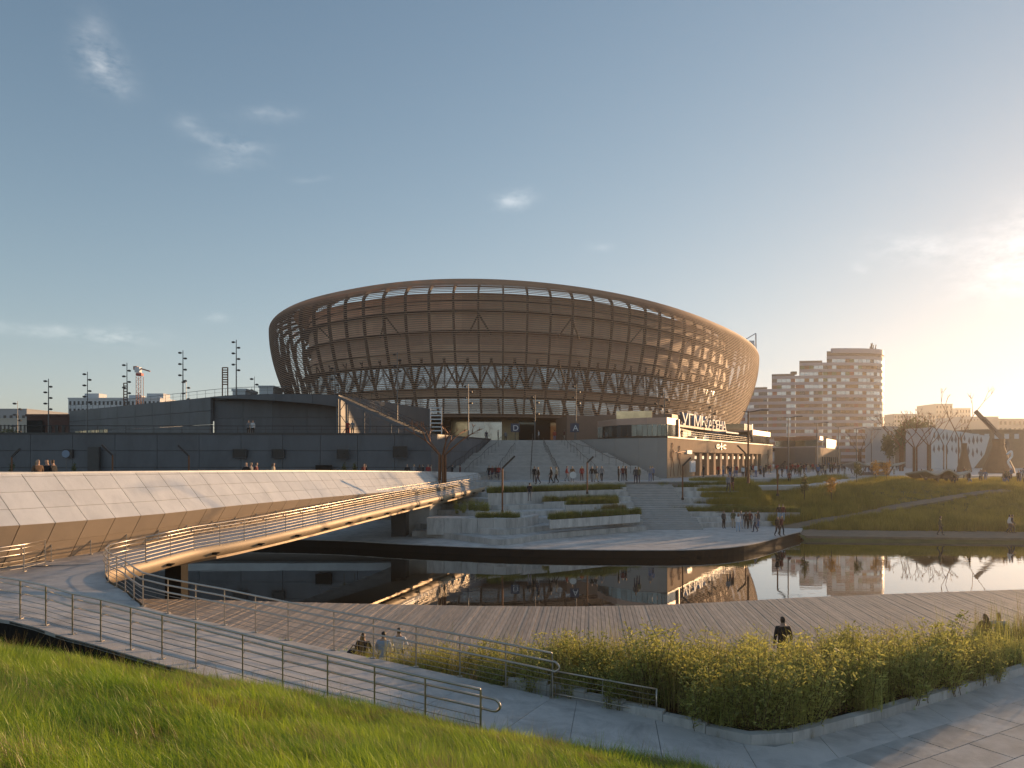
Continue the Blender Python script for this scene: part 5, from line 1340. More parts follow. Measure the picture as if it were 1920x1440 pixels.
# swooping pale tube by the wide brown tower
tag(MB().tube(smooth([pd(1888, 852, 125), pd(1896, 846, 125), pd(1897, 856, 125), pd(1890, 866, 125), pd(1896, 880, 125), pd(1886, 892, 125), pd(1862, 897, 125), pd(1840, 897, 125)], 6), .16, 6).build('slide_tube', m_whitep), 'pale curved slide tube at the right edge', 'slide')
def canopy(x0, x1, y, D, label):
    a, b = xat(x0, D), xat(x1, D); z = CZ + (HZ - y) * D / F; w_ = b - a
    t = thing('wavy_canopy', label, 'canopy', ((a + b) / 2, D, ZPL))
    zz = [z, z - .5, z + .1, z - .55, z - .1]; xs_ = [a + w_ * k / 4 for k in range(5)]
    P = smooth([(x, D - 2.2, q) for x, q in zip(xs_, zz)], 5); Q_ = smooth([(x, D + 2.6, q - .5) for x, q in zip(xs_, zz)], 5)
    MB().strip(P, Q_, .22).build('roof', M('canopy_roof', (.42, .38, .33), .6), t)
    for k in range(6):
        x = a + w_ * (.15 + .14 * k); s = 1 if k % 2 else -1
        MB().beam((x - s * .5, D, ZPL - .1), (x + s * .5, D, z - .6), .14, .14).build('leg', m_core, t)
    for k in range(2):
        MB().box((a + w_ * (.35 + .3 * k), D - .5, ZPL + .3), (w_ * .22, .6, .45)).build('bench', m_core, t)
canopy(1594, 1684, 864, 110, 'wavy pale canopy on slanting legs nearer the tower'); canopy(1718, 1800, 880, 92, 'wavy pale canopy on slanting legs before the brown tower')
# a parked row of white cars far behind, between the steel trees
def car(x, D, label, mat):
    b = Vector((xat(x, D), D, ZPL)); t = thing('parked_car', label, 'car', b, 'cars parked beyond the plaza')
    prof = [(-2.1, .35), (-2.1, .85), (-1.4, .95), (-.8, 1.42), (.7, 1.42), (1.3, .95), (2.05, .8), (2.1, .35)]
    vs = [(b.x + x_, b.y + s, b.z + z_) for s in (-.85, .85) for x_, z_ in prof]; n = len(prof)
    MB().add(vs, [tuple(range(n)), tuple(range(2 * n - 1, n - 1, -1))] + [(i, n + i, n + (i + 1) % n, (i + 1) % n) for i in range(n)]).build('body', mat, t)
    MB().add([(b.x + x_, b.y - .87, b.z + z_) for x_, z_ in ((-1.2, .98), (-.75, 1.34), (.62, 1.34), (1.05, .98))] , [(0, 1, 2, 3)]).build('window', m_darkwin, t)
    for x_ in (-1.3, 1.3): MB().tube([(b.x + x_, b.y - .9, b.z + .33), (b.x + x_, b.y - .65, b.z + .33)], .33, 10).build('wheel', m_black, t)
for k, x in enumerate((1727, 1737, 1748)): car(x, 215, 'white parked car beyond the steel trees, %s from the left' % ORD[k], m_whitep)
# small things: fire box on the terrace, round sign behind the bridge
p = pd(652, 805, 90); tag(MB().box((p.x, 90, ZPOD + .6), (.5, .4, 1.1)).build('red_box', m_red), 'small red cabinet under the steel stairs', 'cabinet')
p = pd(124, 851, 69); rsn = thing('round_sign', 'small round pale sign on a post behind the bridge', 'sign', (p.x, 69, 4.7))
MB().tube([(p.x, 69, 4.6), (p.x, 69, p.z)], .04, 5).build('post', m_lamp, rsn); MB().tube([(p.x, 68.9, p.z), (p.x, 68.96, p.z)], .35, 14).build('disc', m_bluew, rsn)
# ------------------------------------------------------------------ people
SKIN = M('skin', (.44, .27, .19), .55, var=.06)
HAIRS = [M('hair_dark', (.025, .017, .012), .6), M('hair_brown', (.09, .05, .025), .6), M('hair_fair', (.34, .22, .09), .6)]
CLO = {n: M('cloth_' + n.replace(' ', '_'), c, .85, var=.12, scale=6) for n, c in {'black': (.014, .014, .016), 'navy': (.022, .03, .06), 'dark grey': (.06, .06, .065), 'grey': (.22, .22, .23), 'white': (.66, .66, .67), 'red': (.36, .035, .03), 'maroon': (.13, .025, .025), 'blue': (.10, .16, .30), 'light blue': (.36, .46, .58), 'beige': (.42, .34, .25), 'olive': (.10, .10, .05), 'brown': (.14, .08, .045)}.items()}
SHOE = M('shoe', (.03, .03, .03), .6)
def figure(kind, hair='short', seed=0):
    """one continuous skinned body; returns mesh with slots skin, hair, top, trousers, shoes"""
    V, Rr, E_, K_ = [], [], [], []
    def v(p, r): V.append(p); Rr.append(r if isinstance(r, tuple) else (r, r)); return len(V) - 1
    def e(a, b, k): E_.append((a, b)); K_.append(k)
    rr = random.Random(seed)
    sit = kind.startswith('sit'); zb_ = -.47 if sit else 0.0
    pel = v((0, 0, .93 + zb_), (.150, .115)); sp = v((0, .01, 1.10 + zb_), (.140, .108)); ch = v((0, .0 if not sit else -.02, 1.31 + zb_), (.170, .118)); up_ = v((0, .01, 1.42 + zb_), (.115, .085))
    nk = v((0, .0, 1.49 + zb_), .056); hb_ = v((0, -.015, 1.555 + zb_), (.072, .082)); hd = v((0, -.02, 1.635 + zb_), (.080, .098)); ht = v((0, -.01, 1.705 + zb_), (.060, .072))
    for a, b, k in ((pel, sp, 'top'), (sp, ch, 'top'), (ch, up_, 'top'), (up_, nk, 'skin'), (nk, hb_, 'head'), (hb_, hd, 'head'), (hd, ht, 'head')): e(a, b, k)
    if hair == 'long':
        h1 = v((0, .075, 1.58 + zb_), (.075, .05)); h2 = v((0, .10, 1.42 + zb_), (.085, .04)); e(hd, h1, 'hair'); e(h1, h2, 'hair')
    roots = [pel]
    for s in (-1, 1):
        ph = s * (1 if kind == 'walk' else 0)
        sh = v((s * .175, .005, 1.385 + zb_), .068)
        if kind == 'stand': el, wr = (s * .235, .03, 1.12), (s * .235, -.05, .88)
        elif kind == 'walk': el, wr = (s * .235, .05 + .07 * ph, 1.12), (s * .245, -.04 + .16 * ph, .89)
        elif kind == 'phone': el, wr = ((s * .23, .0, 1.12), (s * .10, -.24, 1.18)) if s < 0 else ((s * .24, .03, 1.12), (s * .24, -.02, .88))
        elif kind == 'sit_back': el, wr = (s * .25, -.06, .66), (s * .16, -.28, .58)
        else: el, wr = (s * .24, -.05, .67), (s * .15, -.27, .60)
        hn = tuple(a + b for a, b in zip(wr, (0, -.03, -.07) if not sit else (-s * .02, -.075, -.01)))
        a1, a2, a3 = v(el, .052), v(wr, .034), v(hn, (.040, .022)); e(ch, sh, 'top'); e(sh, a1, 'top'); e(a1, a2, 'top'); e(a2, a3, 'skin')
        for q, (fx, ln) in enumerate(((-.026, .060), (-.009, .072), (.009, .068), (.026, .052))):
            d = (0, -.35, -.94) if not sit else (0, -.9, -.4)
            f0 = v(tuple(hn[i] + (fx if i == 1 and not sit else (fx if i == 0 and sit else 0)) for i in range(3)), .010); f1 = v(tuple(V[f0][i] + d[i] * ln * .55 for i in range(3)), .0095); f2 = v(tuple(V[f1][i] + (d[i] - (.25 * s if i == 0 else 0)) * ln * .5 for i in range(3)), .008)
            e(f0, f1, 'skin'); e(f1, f2, 'skin'); roots.append(f0)
        t0 = v(tuple(a * .7 + b * .3 for a, b in zip(hn, wr)), .011); t1 = v((V[t0][0] - s * .035, V[t0][1] - .03, V[t0][2] - .03), .010); e(t0, t1, 'skin'); roots.append(t0)
        hp = v((s * .092, .0, .88 + zb_), .100); e(pel, hp, 'legs')
        if sit:
            kn, an, to = (s * .13, -.46, .46), (s * .14, -.44, .08), (s * .15, -.62, .045)
        elif kind == 'walk':
            kn, an, to = (s * .10, -.06 - .10 * ph, .50), (s * .10, .06 - .22 * ph if ph > 0 else .26, .09 if ph > 0 else .15), (s * .11, -.10 - .24 * ph if ph > 0 else .12, .045)
        else: kn, an, to = (s * .105, -.015, .49), (s * .115, .02, .09), (s * .13, -.15, .04)
        b1, b2, b3 = v(kn, .068), v(an, .046), v(to, (.045, .035)); e(hp, b1, 'legs'); e(b1, b2, 'legs'); e(b2, b3, 'shoe')
    me = bpy.data.meshes.new('person'); me.from_pydata(V, E_, [])
    ob = bpy.data.objects.new('person_base', me); COL.objects.link(ob)
    ob.modifiers.new('skin', 'SKIN').use_smooth_shade = True
    su = ob.modifiers.new('sub', 'SUBSURF'); su.levels = 1; su.render_levels = 1
    for i, d in enumerate(me.skin_vertices[0].data): d.radius = Rr[i]; d.use_root = i in roots
    dg = bpy.context.evaluated_depsgraph_get(); m2 = bpy.data.meshes.new_from_object(ob.evaluated_get(dg)); bpy.data.objects.remove(ob)
    A_ = np.array([V[a] for a, b in E_]); B_ = np.array([V[b] for a, b in E_]); D_ = B_ - A_; L_ = (D_ ** 2).sum(1)
    for m in (SKIN, HAIRS[0], CLO['black'], CLO['navy'], SHOE): m2.materials.append(m)
    for p in m2.polygons:
        c = np.array(p.center); t_ = np.clip(((c - A_) * D_).sum(1) / L_, 0, 1); dist = (((A_ + t_[:, None] * D_) - c) ** 2).sum(1); k = K_[int(dist.argmin())]
        mi = {'skin': 0, 'head': 0, 'hair': 1, 'top': 2, 'legs': 3, 'shoe': 4}[k]
        if k == 'head' and c[2] > 1.53 + zb_ and (c[1] > .01 or c[2] > 1.675 + zb_): mi = 1
        if k == 'legs' and c[2] > .90 + zb_ and not sit: mi = 2
        p.material_index = mi
    # a face: brow, nose and mouth pushed into the front of the head
    for vx in m2.vertices:
        z = vx.co.z - zb_
        if vx.co.y < -.07 and z > 1.53 and abs(vx.co.x) < .03 and 1.57 < z < 1.63: vx.co.y -= .022
        if vx.co.y < -.07 and .015 < abs(vx.co.x) < .05 and 1.63 < z < 1.66: vx.co.y += .012
    m2.shade_smooth(); m2.name = 'person_' + kind
    return m2
FIG = {}
for k in ('stand', 'walk', 'phone', 'sit_back', 'sit'):
    for h_ in ('short', 'long'): FIG[(k, h_)] = figure(k, h_, 3)
PEOPLE = []
def person(kind, loc, face, top, legs, label=None, hair=0, long=False, s=1.0, group=None):
    """face: heading in degrees clockwise from the view direction (0 = walking away, 180 = towards the viewer)"""
    ob = bpy.data.objects.new('person', FIG[(kind, 'long' if long else 'short')]); COL.objects.link(ob)
    ob.location = loc; ob.rotation_euler = (0, 0, R(180 - face)); ob.scale = (s, s, s)
    for i, m in ((1, HAIRS[hair]), (2, CLO[top]), (3, CLO[legs])):
        ob.material_slots[i].link = 'OBJECT'; ob.material_slots[i].material = m
    ob['category'] = 'person'
    if label: ob['label'] = label
    if group: ob['group'] = group
    PEOPLE.append((ob, top, legs))
    return ob
pr_ = random.Random(17)
TOPS = ['black', 'black', 'navy', 'dark grey', 'grey', 'white', 'red', 'maroon', 'beige', 'blue', 'olive', 'black']; LEGS = ['navy', 'black', 'black', 'dark grey', 'blue', 'beige']
# near the viewer
person('stand', (xat(1468, 22.6), 22.6, ZDK), 0, 'black', 'black', 'person in black standing on the boardwalk behind the shrubs', 0, s=1.04)
seat = 1.16
for x, D, top, lab, hr, ln in ((681, 22.8, 'black', 'seated person in black beside a bag, leftmost of three on the ledge', 1, True), (719, 22.9, 'light blue', 'seated person in pale blue jacket, middle of three on the ledge', 0, False), (748, 23.4, 'white', 'seated person in white shirt nearest the shrubs on the ledge', 1, False)):
    person('sit_back', (xat(x, D), D, seat - .47 - .02), 8, top, 'navy', lab, hr, ln)
bag = MB(); bp = Vector((xat(663, 22.6), 22.6, seat)); bag.lathe(tuple(bp), [(.17, 0), (.22, .08), (.2, .2), (.12, .27), (.05, .29)], 10); bag.tube(smooth([bp + Vector((-.12, 0, .24)), bp + Vector((0, 0, .4)), bp + Vector((.12, 0, .24))], 4), .015, 5)
tag(bag.build('shoulder_bag', CLO['black'], smooth=True), 'black bag beside the leftmost seated person on the ledge', 'bag')
MB_l = MB(); MB_l.prism([(-5.6, 22.2), (-2.7, 22.2), (-2.7, 23.6), (-5.6, 23.6)], ZDK - .1, seat - .01); tag(MB_l.build('concrete_ledge', m_conc2), 'low concrete ledge where three people sit beside the ramp', 'bench')
MB_l = MB(); MB_l.prism([(15.0, 25.0), (17.6, 25.3), (17.6, 25.9), (15.0, 25.6)], ZDK - .1, 1.22); tag(MB_l.build('timber_bench', m_wood), 'low timber bench under the couple at the right', 'bench')
person('sit_back', (xat(1847, 25.3), 25.3, 1.22 - .47 - .02), -10, 'brown', 'navy', 'seated person with dark hair and brown top at the far right', 0, True); person('sit_back', (xat(1873, 25.4), 25.4, 1.22 - .47 - .02), 12, 'light blue', 'beige', 'seated person with fair hair and pale top at the far right', 2)
# promenade group
G1 = 'visitors standing on the lower promenade'
for x, y, k, top, legs, f, lab in ((1357, 991, 'stand', 'dark grey', 'black', 150, 'person in dark grey at the left end of the promenade group'), (1375, 990, 'stand', 'olive', 'beige', 170, 'person in olive top and beige trousers behind the one in white'), (1384, 997, 'stand', 'white', 'light blue', 10, 'person in white top and pale jeans nearest the water in the promenade group'), (1389, 991, 'stand', 'grey', 'light blue', 190, 'person in grey top just right of the one in white'), (1399, 992, 'stand', 'black', 'black', 30, 'person in black beside the one in maroon on the promenade'), (1406, 991, 'stand', 'maroon', 'black', 200, 'person in maroon top in the promenade group'), (1416, 998, 'walk', 'grey', 'navy', 280, 'person in grey top and navy trousers walking at the right of the promenade group'), (1421, 991, 'phone', 'dark grey', 'blue', 250, 'person with phone in blue jeans at the right end of the promenade group'), (1458, 1006, 'walk', 'black', 'black', 160, 'person in black walking arm in arm by the water'), (1465, 1004, 'walk', 'maroon', 'black', 160, 'person in dark maroon walking beside the one in black')):
    p = px(x, y, ZPR); person(k, p, f, top, legs, lab, pr_.randrange(2), pr_.random() < .3, group=G1)
for x, y, top, lab in ((1461, 978, 'black', 'person in black standing on the concrete benches, left one'), (1468, 978, 'maroon', 'person in maroon standing on the concrete benches, right one')):
    p = px(x, y, 1.05); person('stand', p, 180, top, 'light blue', lab, group=G1)
person('stand', px(993, 940, 3.3 - .0), 0, 'black', 'grey', 'lone person in black jacket standing on the terrace with a bag')
person('walk', px(1366, 922, 3.95), 180, 'grey', 'dark grey', 'person in grey coming down to the planter before the pavilion'); person('walk', px(1372, 921, 3.95), 180, 'black', 'maroon', 'person in black coming down to the planter before the pavilion')
for x, y, top, lab in ((1763, 1004, 'olive', 'person in olive walking on the gravel path by the water'), (1893, 1000, 'white', 'person in white on the gravel path at the right edge'), (1898, 1000, 'dark grey', 'person in grey on the gravel path at the right edge')):
    p = px(x, y, .46); person('walk', p, 120, top, 'dark grey', lab)
# foot of the grand stairs
for i, (x, y, top, legs) in enumerate(((1002, 905, 'black', 'dark grey'), (1009, 908, 'black', 'navy'), (1033, 907, 'black', 'black'), (1043, 906, 'beige', 'black'), (1063, 903, 'red', 'grey'), (1073, 904, 'brown', 'grey'), (1091, 902, 'red', 'maroon'), (1110, 904, 'black', 'grey'), (1118, 904, 'dark grey', 'beige'), (1128, 903, 'grey', 'black'), (1160, 903, 'black', 'black'), (1168, 902, 'maroon', 'navy'), (1174, 902, 'black', 'black'), (1192, 907, 'dark grey', 'navy'), (1197, 906, 'olive', 'navy'), (1219, 903, 'grey', 'blue'), (1223, 902, 'blue', 'navy'))):
    p = px(x, y, ZPL); person(pr_.choice(('walk', 'stand', 'walk')), p, pr_.choice((0, 180, 90, 270, 200)), top, legs, 'person in %s top and %s trousers, %s from the left at the stair foot' % (top, legs, ORD[i]), pr_.randrange(3), pr_.random() < .35, group='people at the foot of the grand stairs')
dr = px(1074, 905, ZPL); tag(MB().tube([(dr.x, dr.y - .25, 5.5), (dr.x, dr.y - .32, 5.5)], .36, 14).build('round_board', m_whitep), 'round white board held at the foot of the stairs', 'board')
# crowd before the lit pavilion and on the far plaza
def crowd(pts, where, group):
    pts = sorted(pts, key=lambda p: p[0] / p[1])
    for i, (x, y, z) in enumerate(pts):
        top, legs = pr_.choice(TOPS), pr_.choice(LEGS)
        person(pr_.choice(('walk', 'stand', 'stand', 'phone')), (x, y, z), pr_.uniform(0, 360), top, legs, '%s person from the left %s, in %s' % (ordw(i), where, top), pr_.randrange(3), pr_.random() < .35, s=pr_.uniform(.92, 1.06), group=group)
cp_ = []
for k in range(44):
    d = pr_.uniform(0, 1) ** 1.2 * 62 + 3; o_ = pr_.uniform(1.2, 9) if k % 3 else pr_.uniform(6, 16)
    p = K + rd * d + rn * o_; cp_.append((p.x, p.y, zground(p.x, p.y)))
crowd(cp_, 'in the crowd before the lit pavilion', 'crowd before the pavilion')
cp_ = []
for k in range(56):
    D = pr_.uniform(118, 185); x = pr_.uniform(1458, 1690); cp_.append((xat(x, D), D, ZPL))
crowd(cp_, 'in the crowd on the far plaza', 'crowd on the far plaza')
cp_ = []
for k in range(30):
    D = pr_.uniform(90, 101); x = pr_.uniform(1728, 1935); X_ = xat(x, D); cp_.append((X_, D, zground(X_, D)))
crowd(cp_, 'in the crowd atop the grassy bank', 'crowd at the top of the bank')
# people behind the bridge parapet
def on_bridge(x, o_=1.0):
    best = min((s * .25 for s in range(int(LT * 4))), key=lambda s: abs(960 + F * (ppt(s, 2) - at(s)[1] * o_).x / (ppt(s, 2) - at(s)[1] * o_).y - x))
    p = ppt(best, 2) - at(best)[1] * o_; return Vector((p.x, p.y, fl(best)))
for i, (x, o_, top, hr, ln, f) in enumerate(((69, 1.0, 'brown', 2, True, 120), (84, 1.05, 'black', 1, False, 190), (102, 1.0, 'black', 1, False, 270), (464, .9, 'black', 2, False, 180), (470, 1.3, 'grey', 2, False, 100), (481, .9, 'maroon', 1, False, 90), (512, 1.2, 'beige', 1, True, 90), (681, .9, 'maroon', 0, False, 120), (685, 1.1, 'black', 0, False, 250), (764, 1.2, 'black', 0, True, 180), (777, 1.6, 'grey', 2, False, 90), (786, 1.3, 'dark grey', 1, True, 0), (794, 2.0, 'black', 1, False, 270), (803, 1.0, 'red', 1, False, 180), (809, 2.4, 'beige', 1, False, 90), (848, 1.6, 'black', 0, False, 90), (862, 2.2, 'maroon', 1, False, 270))):
    p = on_bridge(x, o_); person('stand' if i not in (7, 8) else 'walk', p + Vector((0, 0, .10 if x < 110 else .06)), f, top, 'navy', 'person in %s behind the bridge parapet, %s from the left' % (top, ORD[i]), hr, ln, group='people on the bridge')
for i, (x, D, top) in enumerate(((917, 88.0, 'black'), (923, 87.5, 'maroon'), (930, 88.5, 'black'), (935, 88.2, 'red'))):
    person('walk', (xat(x, D), D, ZPL), 200, top, 'navy', 'person in %s at the far bridge end, %s from the left' % (top, ORD[i]), group='people at the far end of the bridge')
# terrace guests and doors
for i, (d, o_) in enumerate(((11, -2.6), (13.4, -2.2), (19.5, -2.5), (26, -2.8), (33, -2.0))):
    p = rpt(d, 9.84, o_); person('stand', p, 60 * i, TOPS[i], LEGS[i], 'guest in %s on the pavilion roof terrace, %s from the glazed corner' % (TOPS[i], ORD[i]), group='guests on the roof terrace')
for i, (x, D) in enumerate(((912, 114), (934, 112), (948, 116), (1010, 112), (1040, 113), (1058, 111))):
    person('stand', (xat(x, D), D, ZPOD), 90 * i, TOPS[i + 2], LEGS[i], 'person in %s by the arena doors, %s from the left' % (TOPS[i + 2], ORD[i]), group='people by the arena doors')
for i, x in enumerate((466, 474, 652, 661)):
    person('stand', (xat(x, 84), 84, ZPOD), 180, ('grey', 'white', 'red', 'grey')[i], 'black', 'person standing on the podium terrace, %s from the left' % ORD[i], group='people on the podium terrace')
# ------------------------------------------------------------------ vegetation
def clump(name, n, rad, h0, h1, w_, mat, seed, lean=.5, segs=3, wind=(0, 0), droop=.4):
    """a tuft of curved tapering blades"""
    rr = random.Random(seed); mb = MB()
    for _ in range(n):
        a = rr.uniform(0, 6.283); r = rad * math.sqrt(rr.random()); x, y = r * math.cos(a), r * math.sin(a)
        h = rr.uniform(h0, h1); b = rr.uniform(0, 6.283); l = rr.uniform(.1, lean)
        dx, dy = math.cos(b) * l + wind[0], math.sin(b) * l + wind[1]; c = b + 1.57; ww = w_ * rr.uniform(.7, 1.3)
        vs = []
        for k in range(segs + 1):
            t = k / segs; px_, py_ = x + dx * h * t * t, y + dy * h * t * t; z = h * (t - droop * t * t * .5 * math.hypot(dx, dy)); q = ww * (1 - t) * .5 + .0006
            vs += [(px_ - math.cos(c) * q, py_ - math.sin(c) * q, z), (px_ + math.cos(c) * q, py_ + math.sin(c) * q, z)]
        mb.add(vs, [(2 * k, 2 * k + 1, 2 * k + 3, 2 * k + 2) for k in range(segs)])
    me = bpy.data.meshes.new(name); me.from_pydata(mb.v, [], mb.f); me.materials.append(mat); return bpy.data.objects.new(name, me)
def shrub_proto(name, seed, h, stems, leaves, ll=.075, lw_=.012):
    rr = random.Random(seed); mb = MB(); tw = MB()
    for _ in range(stems):
        a = rr.uniform(0, 6.283); sp_ = rr.uniform(.05, .8); hh = h * rr.uniform(.35, 1.15)
        base = Vector((rr.uniform(-.2, .2), rr.uniform(-.2, .2), 0)); tip = base + Vector((math.cos(a) * sp_ * hh * .7, math.sin(a) * sp_ * hh * .7, hh))
        mid = base.lerp(tip, .5) + Vector((rr.uniform(-.05, .05), rr.uniform(-.05, .05), .06)); P = smooth([base, mid, tip], 4)
        tw.tube(P, [.007, .0065, .006, .0055, .005, .004, .0035, .003, .002][:len(P)], 3, False)
        for k in range(leaves):
            t = rr.uniform(.08, 1.0); i = min(len(P) - 2, int(t * (len(P) - 1))); p = P[i].lerp(P[i + 1], t * (len(P) - 1) - i)
            b = rr.uniform(0, 6.283); d = Vector((math.cos(b), math.sin(b), rr.uniform(.1, 1.1))).normalized(); L_ = ll * rr.uniform(.6, 1.5)
            if rr.random() < .55: p = p + Vector((math.cos(b), math.sin(b), .3)) * rr.uniform(0, .14)
            s = d.cross(Vector((rr.uniform(-1, 1), rr.uniform(-1, 1), rr.uniform(-.3, 1)))).normalized() * lw_ * rr.uniform(.7, 1.5)
            mb.add([p, p + d * L_ * .5 + s, p + d * L_, p + d * L_ * .5 - s], [(0, 1, 2, 3)])
    me = bpy.data.meshes.new(name); nl = len(mb.v)
    me.from_pydata(mb.v + tw.v, [], mb.f + [tuple(i + nl for i in f) for f in tw.f]); me.materials.append(g_leaf); me.materials.append(g_twig)
    for i, p in enumerate(me.polygons): p.material_index = 0 if i < len(mb.f) else 1
    return bpy.data.objects.new(name, me)
def scatter(name, label, protos, pts):
    """one object of kind stuff; its tufts are geometry instances. pts: (x, y, z, rx, ry, rz, scale)"""
    me = bpy.data.meshes.new(name); me.from_pydata([p[:3] for p in pts], [], [])
    at_ = me.attributes.new('rot', 'FLOAT_VECTOR', 'POINT'); at_.data.foreach_set('vector', [c for p in pts for c in p[3:6]])
    as_ = me.attributes.new('scl', 'FLOAT', 'POINT'); as_.data.foreach_set('value', [p[6] for p in pts])
    ai = me.attributes.new('idx', 'INT', 'POINT'); rr = random.Random(len(pts)); ai.data.foreach_set('value', [rr.randrange(len(protos)) for _ in pts])
    ob = bpy.data.objects.new(name, me); COL.objects.link(ob); ob['kind'] = 'stuff'; ob['label'] = label
    ng = bpy.data.node_groups.new(name, 'GeometryNodeTree'); ng.interface.new_socket('Geometry', in_out='INPUT', socket_type='NodeSocketGeometry'); ng.interface.new_socket('Geometry', in_out='OUTPUT', socket_type='NodeSocketGeometry')
    n, l = ng.nodes, ng.links; gi, go = n.new('NodeGroupInput'), n.new('NodeGroupOutput')
    jn = n.new('GeometryNodeJoinGeometry')
    for p in reversed(protos):
        oi = n.new('GeometryNodeObjectInfo'); oi.inputs['Object'].default_value = p; oi.inputs['As Instance'].default_value = False
        gt = n.new('GeometryNodeGeometryToInstance'); l.new(oi.outputs['Geometry'], gt.inputs[0]); l.new(gt.outputs[0], jn.inputs[0])
    ip_ = n.new('GeometryNodeInstanceOnPoints'); ip_.inputs['Pick Instance'].default_value = True
    def na(nm, ty): q = n.new('GeometryNodeInputNamedAttribute'); q.data_type = ty; q.inputs['Name'].default_value = nm; return q.outputs['Attribute']
    l.new(gi.outputs[0], ip_.inputs['Points']); l.new(jn.outputs[0], ip_.inputs['Instance']); l.new(na('idx', 'INT'), ip_.inputs['Instance Index']); l.new(na('rot', 'FLOAT_VECTOR'), ip_.inputs['Rotation']); l.new(na('scl', 'FLOAT'), ip_.inputs['Scale'])
    l.new(ip_.outputs[0], go.inputs[0])
    ob.modifiers.new('tufts', 'NODES').node_group = ng
    return ob
gr = random.Random(99)
# long grass on the hill, combed by the wind in swirls
gp = [clump('tuft', 75, .17, .12, .30, .0075, g_grass, s, .75, 3, (-.55, .1)) for s in range(4)] + [clump('tuft', 60, .17, .14, .32, .006, g_dry, 9, .7, 3, (-.65, .1)), clump('tuft', 70, .18, .14, .36, .008, g_grass, 12, .6, 3, (-.3, -.3))]
pts = []
for i in range(len(crest) - 1):
    a = crest[i]
    if a.x < -15.5 or a.x > 5: continue
    seg = (crest[i + 1] - a).length
    for _ in range(int(seg * 560)):
        t = -.5 + 10.5 * gr.random() ** .9; f_ = gr.random()
        p = hillpt(i, t).lerp(hillpt(i + 1, t), f_)
        if p.y < 4.2 or (t < 0 and gr.random() < .3): continue
        sw = math.sin(p.x * .8 + p.y * .5) * .7 + math.sin(p.x * .33 - p.y * .9 + 1) * .6
        pts.append((p.x, p.y, p.z - .03, gr.uniform(-.12, .12), gr.uniform(-.12, .12), sw + gr.uniform(-.5, .5), gr.uniform(.7, 1.25)))
scatter('grass', 'long sunlit green grass on the hill in the foreground', gp, pts)
dp = [clump('tuft', 70, .2, .10, .28, .006, g_dry, 33 + s, .7, 3, (-.7, .1)) for s in range(2)]
pts = []
for i in range(len(crest) - 1):
    a = crest[i]
    if -15 < a.x < 4.5:
        for _ in range(int((crest[i + 1] - a).length * 210)):
            t = gr.uniform(.1, 7.5); p = hillpt(i, t).lerp(hillpt(i + 1, t), gr.random())
            k = math.sin(p.x * .9 + 1.7) * math.sin(p.y * 1.1 + .4 * p.x) + .5 * math.sin(2.1 * p.x - 1.3 * p.y)
            if k + (.55 if t < 2.5 else -.25) > gr.uniform(.1, .8): pts.append((p.x, p.y, p.z, gr.uniform(-.1, .1), gr.uniform(-.1, .1), gr.uniform(-.7, .7), gr.uniform(.7, 1.15)))
scatter('dry_grass', 'straw-coloured dry grass patches along the crest of the hill', dp, pts)
# ragged fringe where the turf meets the ramp, and weeds in the paving joints
fr_ = [clump('tuft', 22, .12, .2, .55, .008, g_grass, 25 + s, .5, 3, (-.25, 0)) for s in range(2)] + [clump('tuft', 14, .10, .3, .7, .006, g_dry, 29, .4, 3, (-.2, 0))]
pts = []
for i in range(len(crest) - 1):
    a = crest[i]
    if -14 < a.x < 4.5:
        for _ in range(int((crest[i + 1] - a).length * 26)):
            p = hillpt(i, gr.uniform(-.35, .6)).lerp(hillpt(i + 1, .1), gr.random()); pts.append((p.x, p.y, p.z - .04, 0, 0, gr.uniform(0, 6.28), gr.uniform(.5, 1.1)))
for a, b in zip(kp[:-1], kp[1:]):
    if gr.random() < .75:
        p = a.lerp(b, gr.random()); pts.append((p.x + .02, p.y - .03, zramp(p.x, p.y) - .02, 0, 0, gr.uniform(0, 6.28), gr.uniform(.2, .5)))
for p in inner_z[5:]:
    for _ in range(3): pts.append((p.x + gr.uniform(-.4, .4), p.y - .02, p.z - .02, 0, 0, gr.uniform(0, 6.28), gr.uniform(.2, .45)))
scatter('grass_fringe', 'ragged grass fringe and weeds along the paving edges', fr_, pts)
# tall weeds below the left end of the ramp
wp = [clump('weed', 40, .25, .3, .8, .012, g_reed, 31 + s, .6, 3) for s in range(3)]
pts = []
for _ in range(900):
    x = gr.uniform(-17, -7); y = 21.5 + (-.42) * (x + 14) + gr.uniform(-3.2, .2)
    pts.append((x, y, 1.25 + gr.uniform(-.1, .2) + .09 * (-7 - x) * .5, 0, 0, gr.uniform(0, 6.28), gr.uniform(.6, 1.1)))
scatter('weeds', 'dim weeds growing under the left end of the ramp', wp, pts)
# planter grass
pp_ = [clump('tuft', 70, .24, .35, .75, .018, g_plant, 50 + s, .55, 2) for s in range(4)]; pdry = [clump('tuft', 60, .24, .25, .6, .016, g_dry, 60 + s, .5, 2) for s in range(3)]
pts, pts2 = [], []
for k, (ax, ay, bx, by, dep, zt_) in enumerate(PLANTERS):
    L_ = math.hypot(bx - ax, by - ay)
    for _ in range(int(L_ * dep * 14)):
        f_, d = gr.random(), gr.uniform(.14, dep - .12); e_ = (ax + (bx - ax) * f_, ay + (by - ay) * f_ + d, zt_ - .02, gr.uniform(-.1, .1), gr.uniform(-.1, .1), gr.uniform(0, 6.28), gr.uniform(.7, 1.15))
        (pts2 if (k == 2 or (k in (4, 8, 10) and gr.random() < .35)) else pts).append(e_)
scatter('planter_grass', 'green ornamental grass growing in the terrace planters', pp_, pts); scatter('dry_planter_grass', 'brown dry ornamental grass in the terrace planters', pdry, pts2)
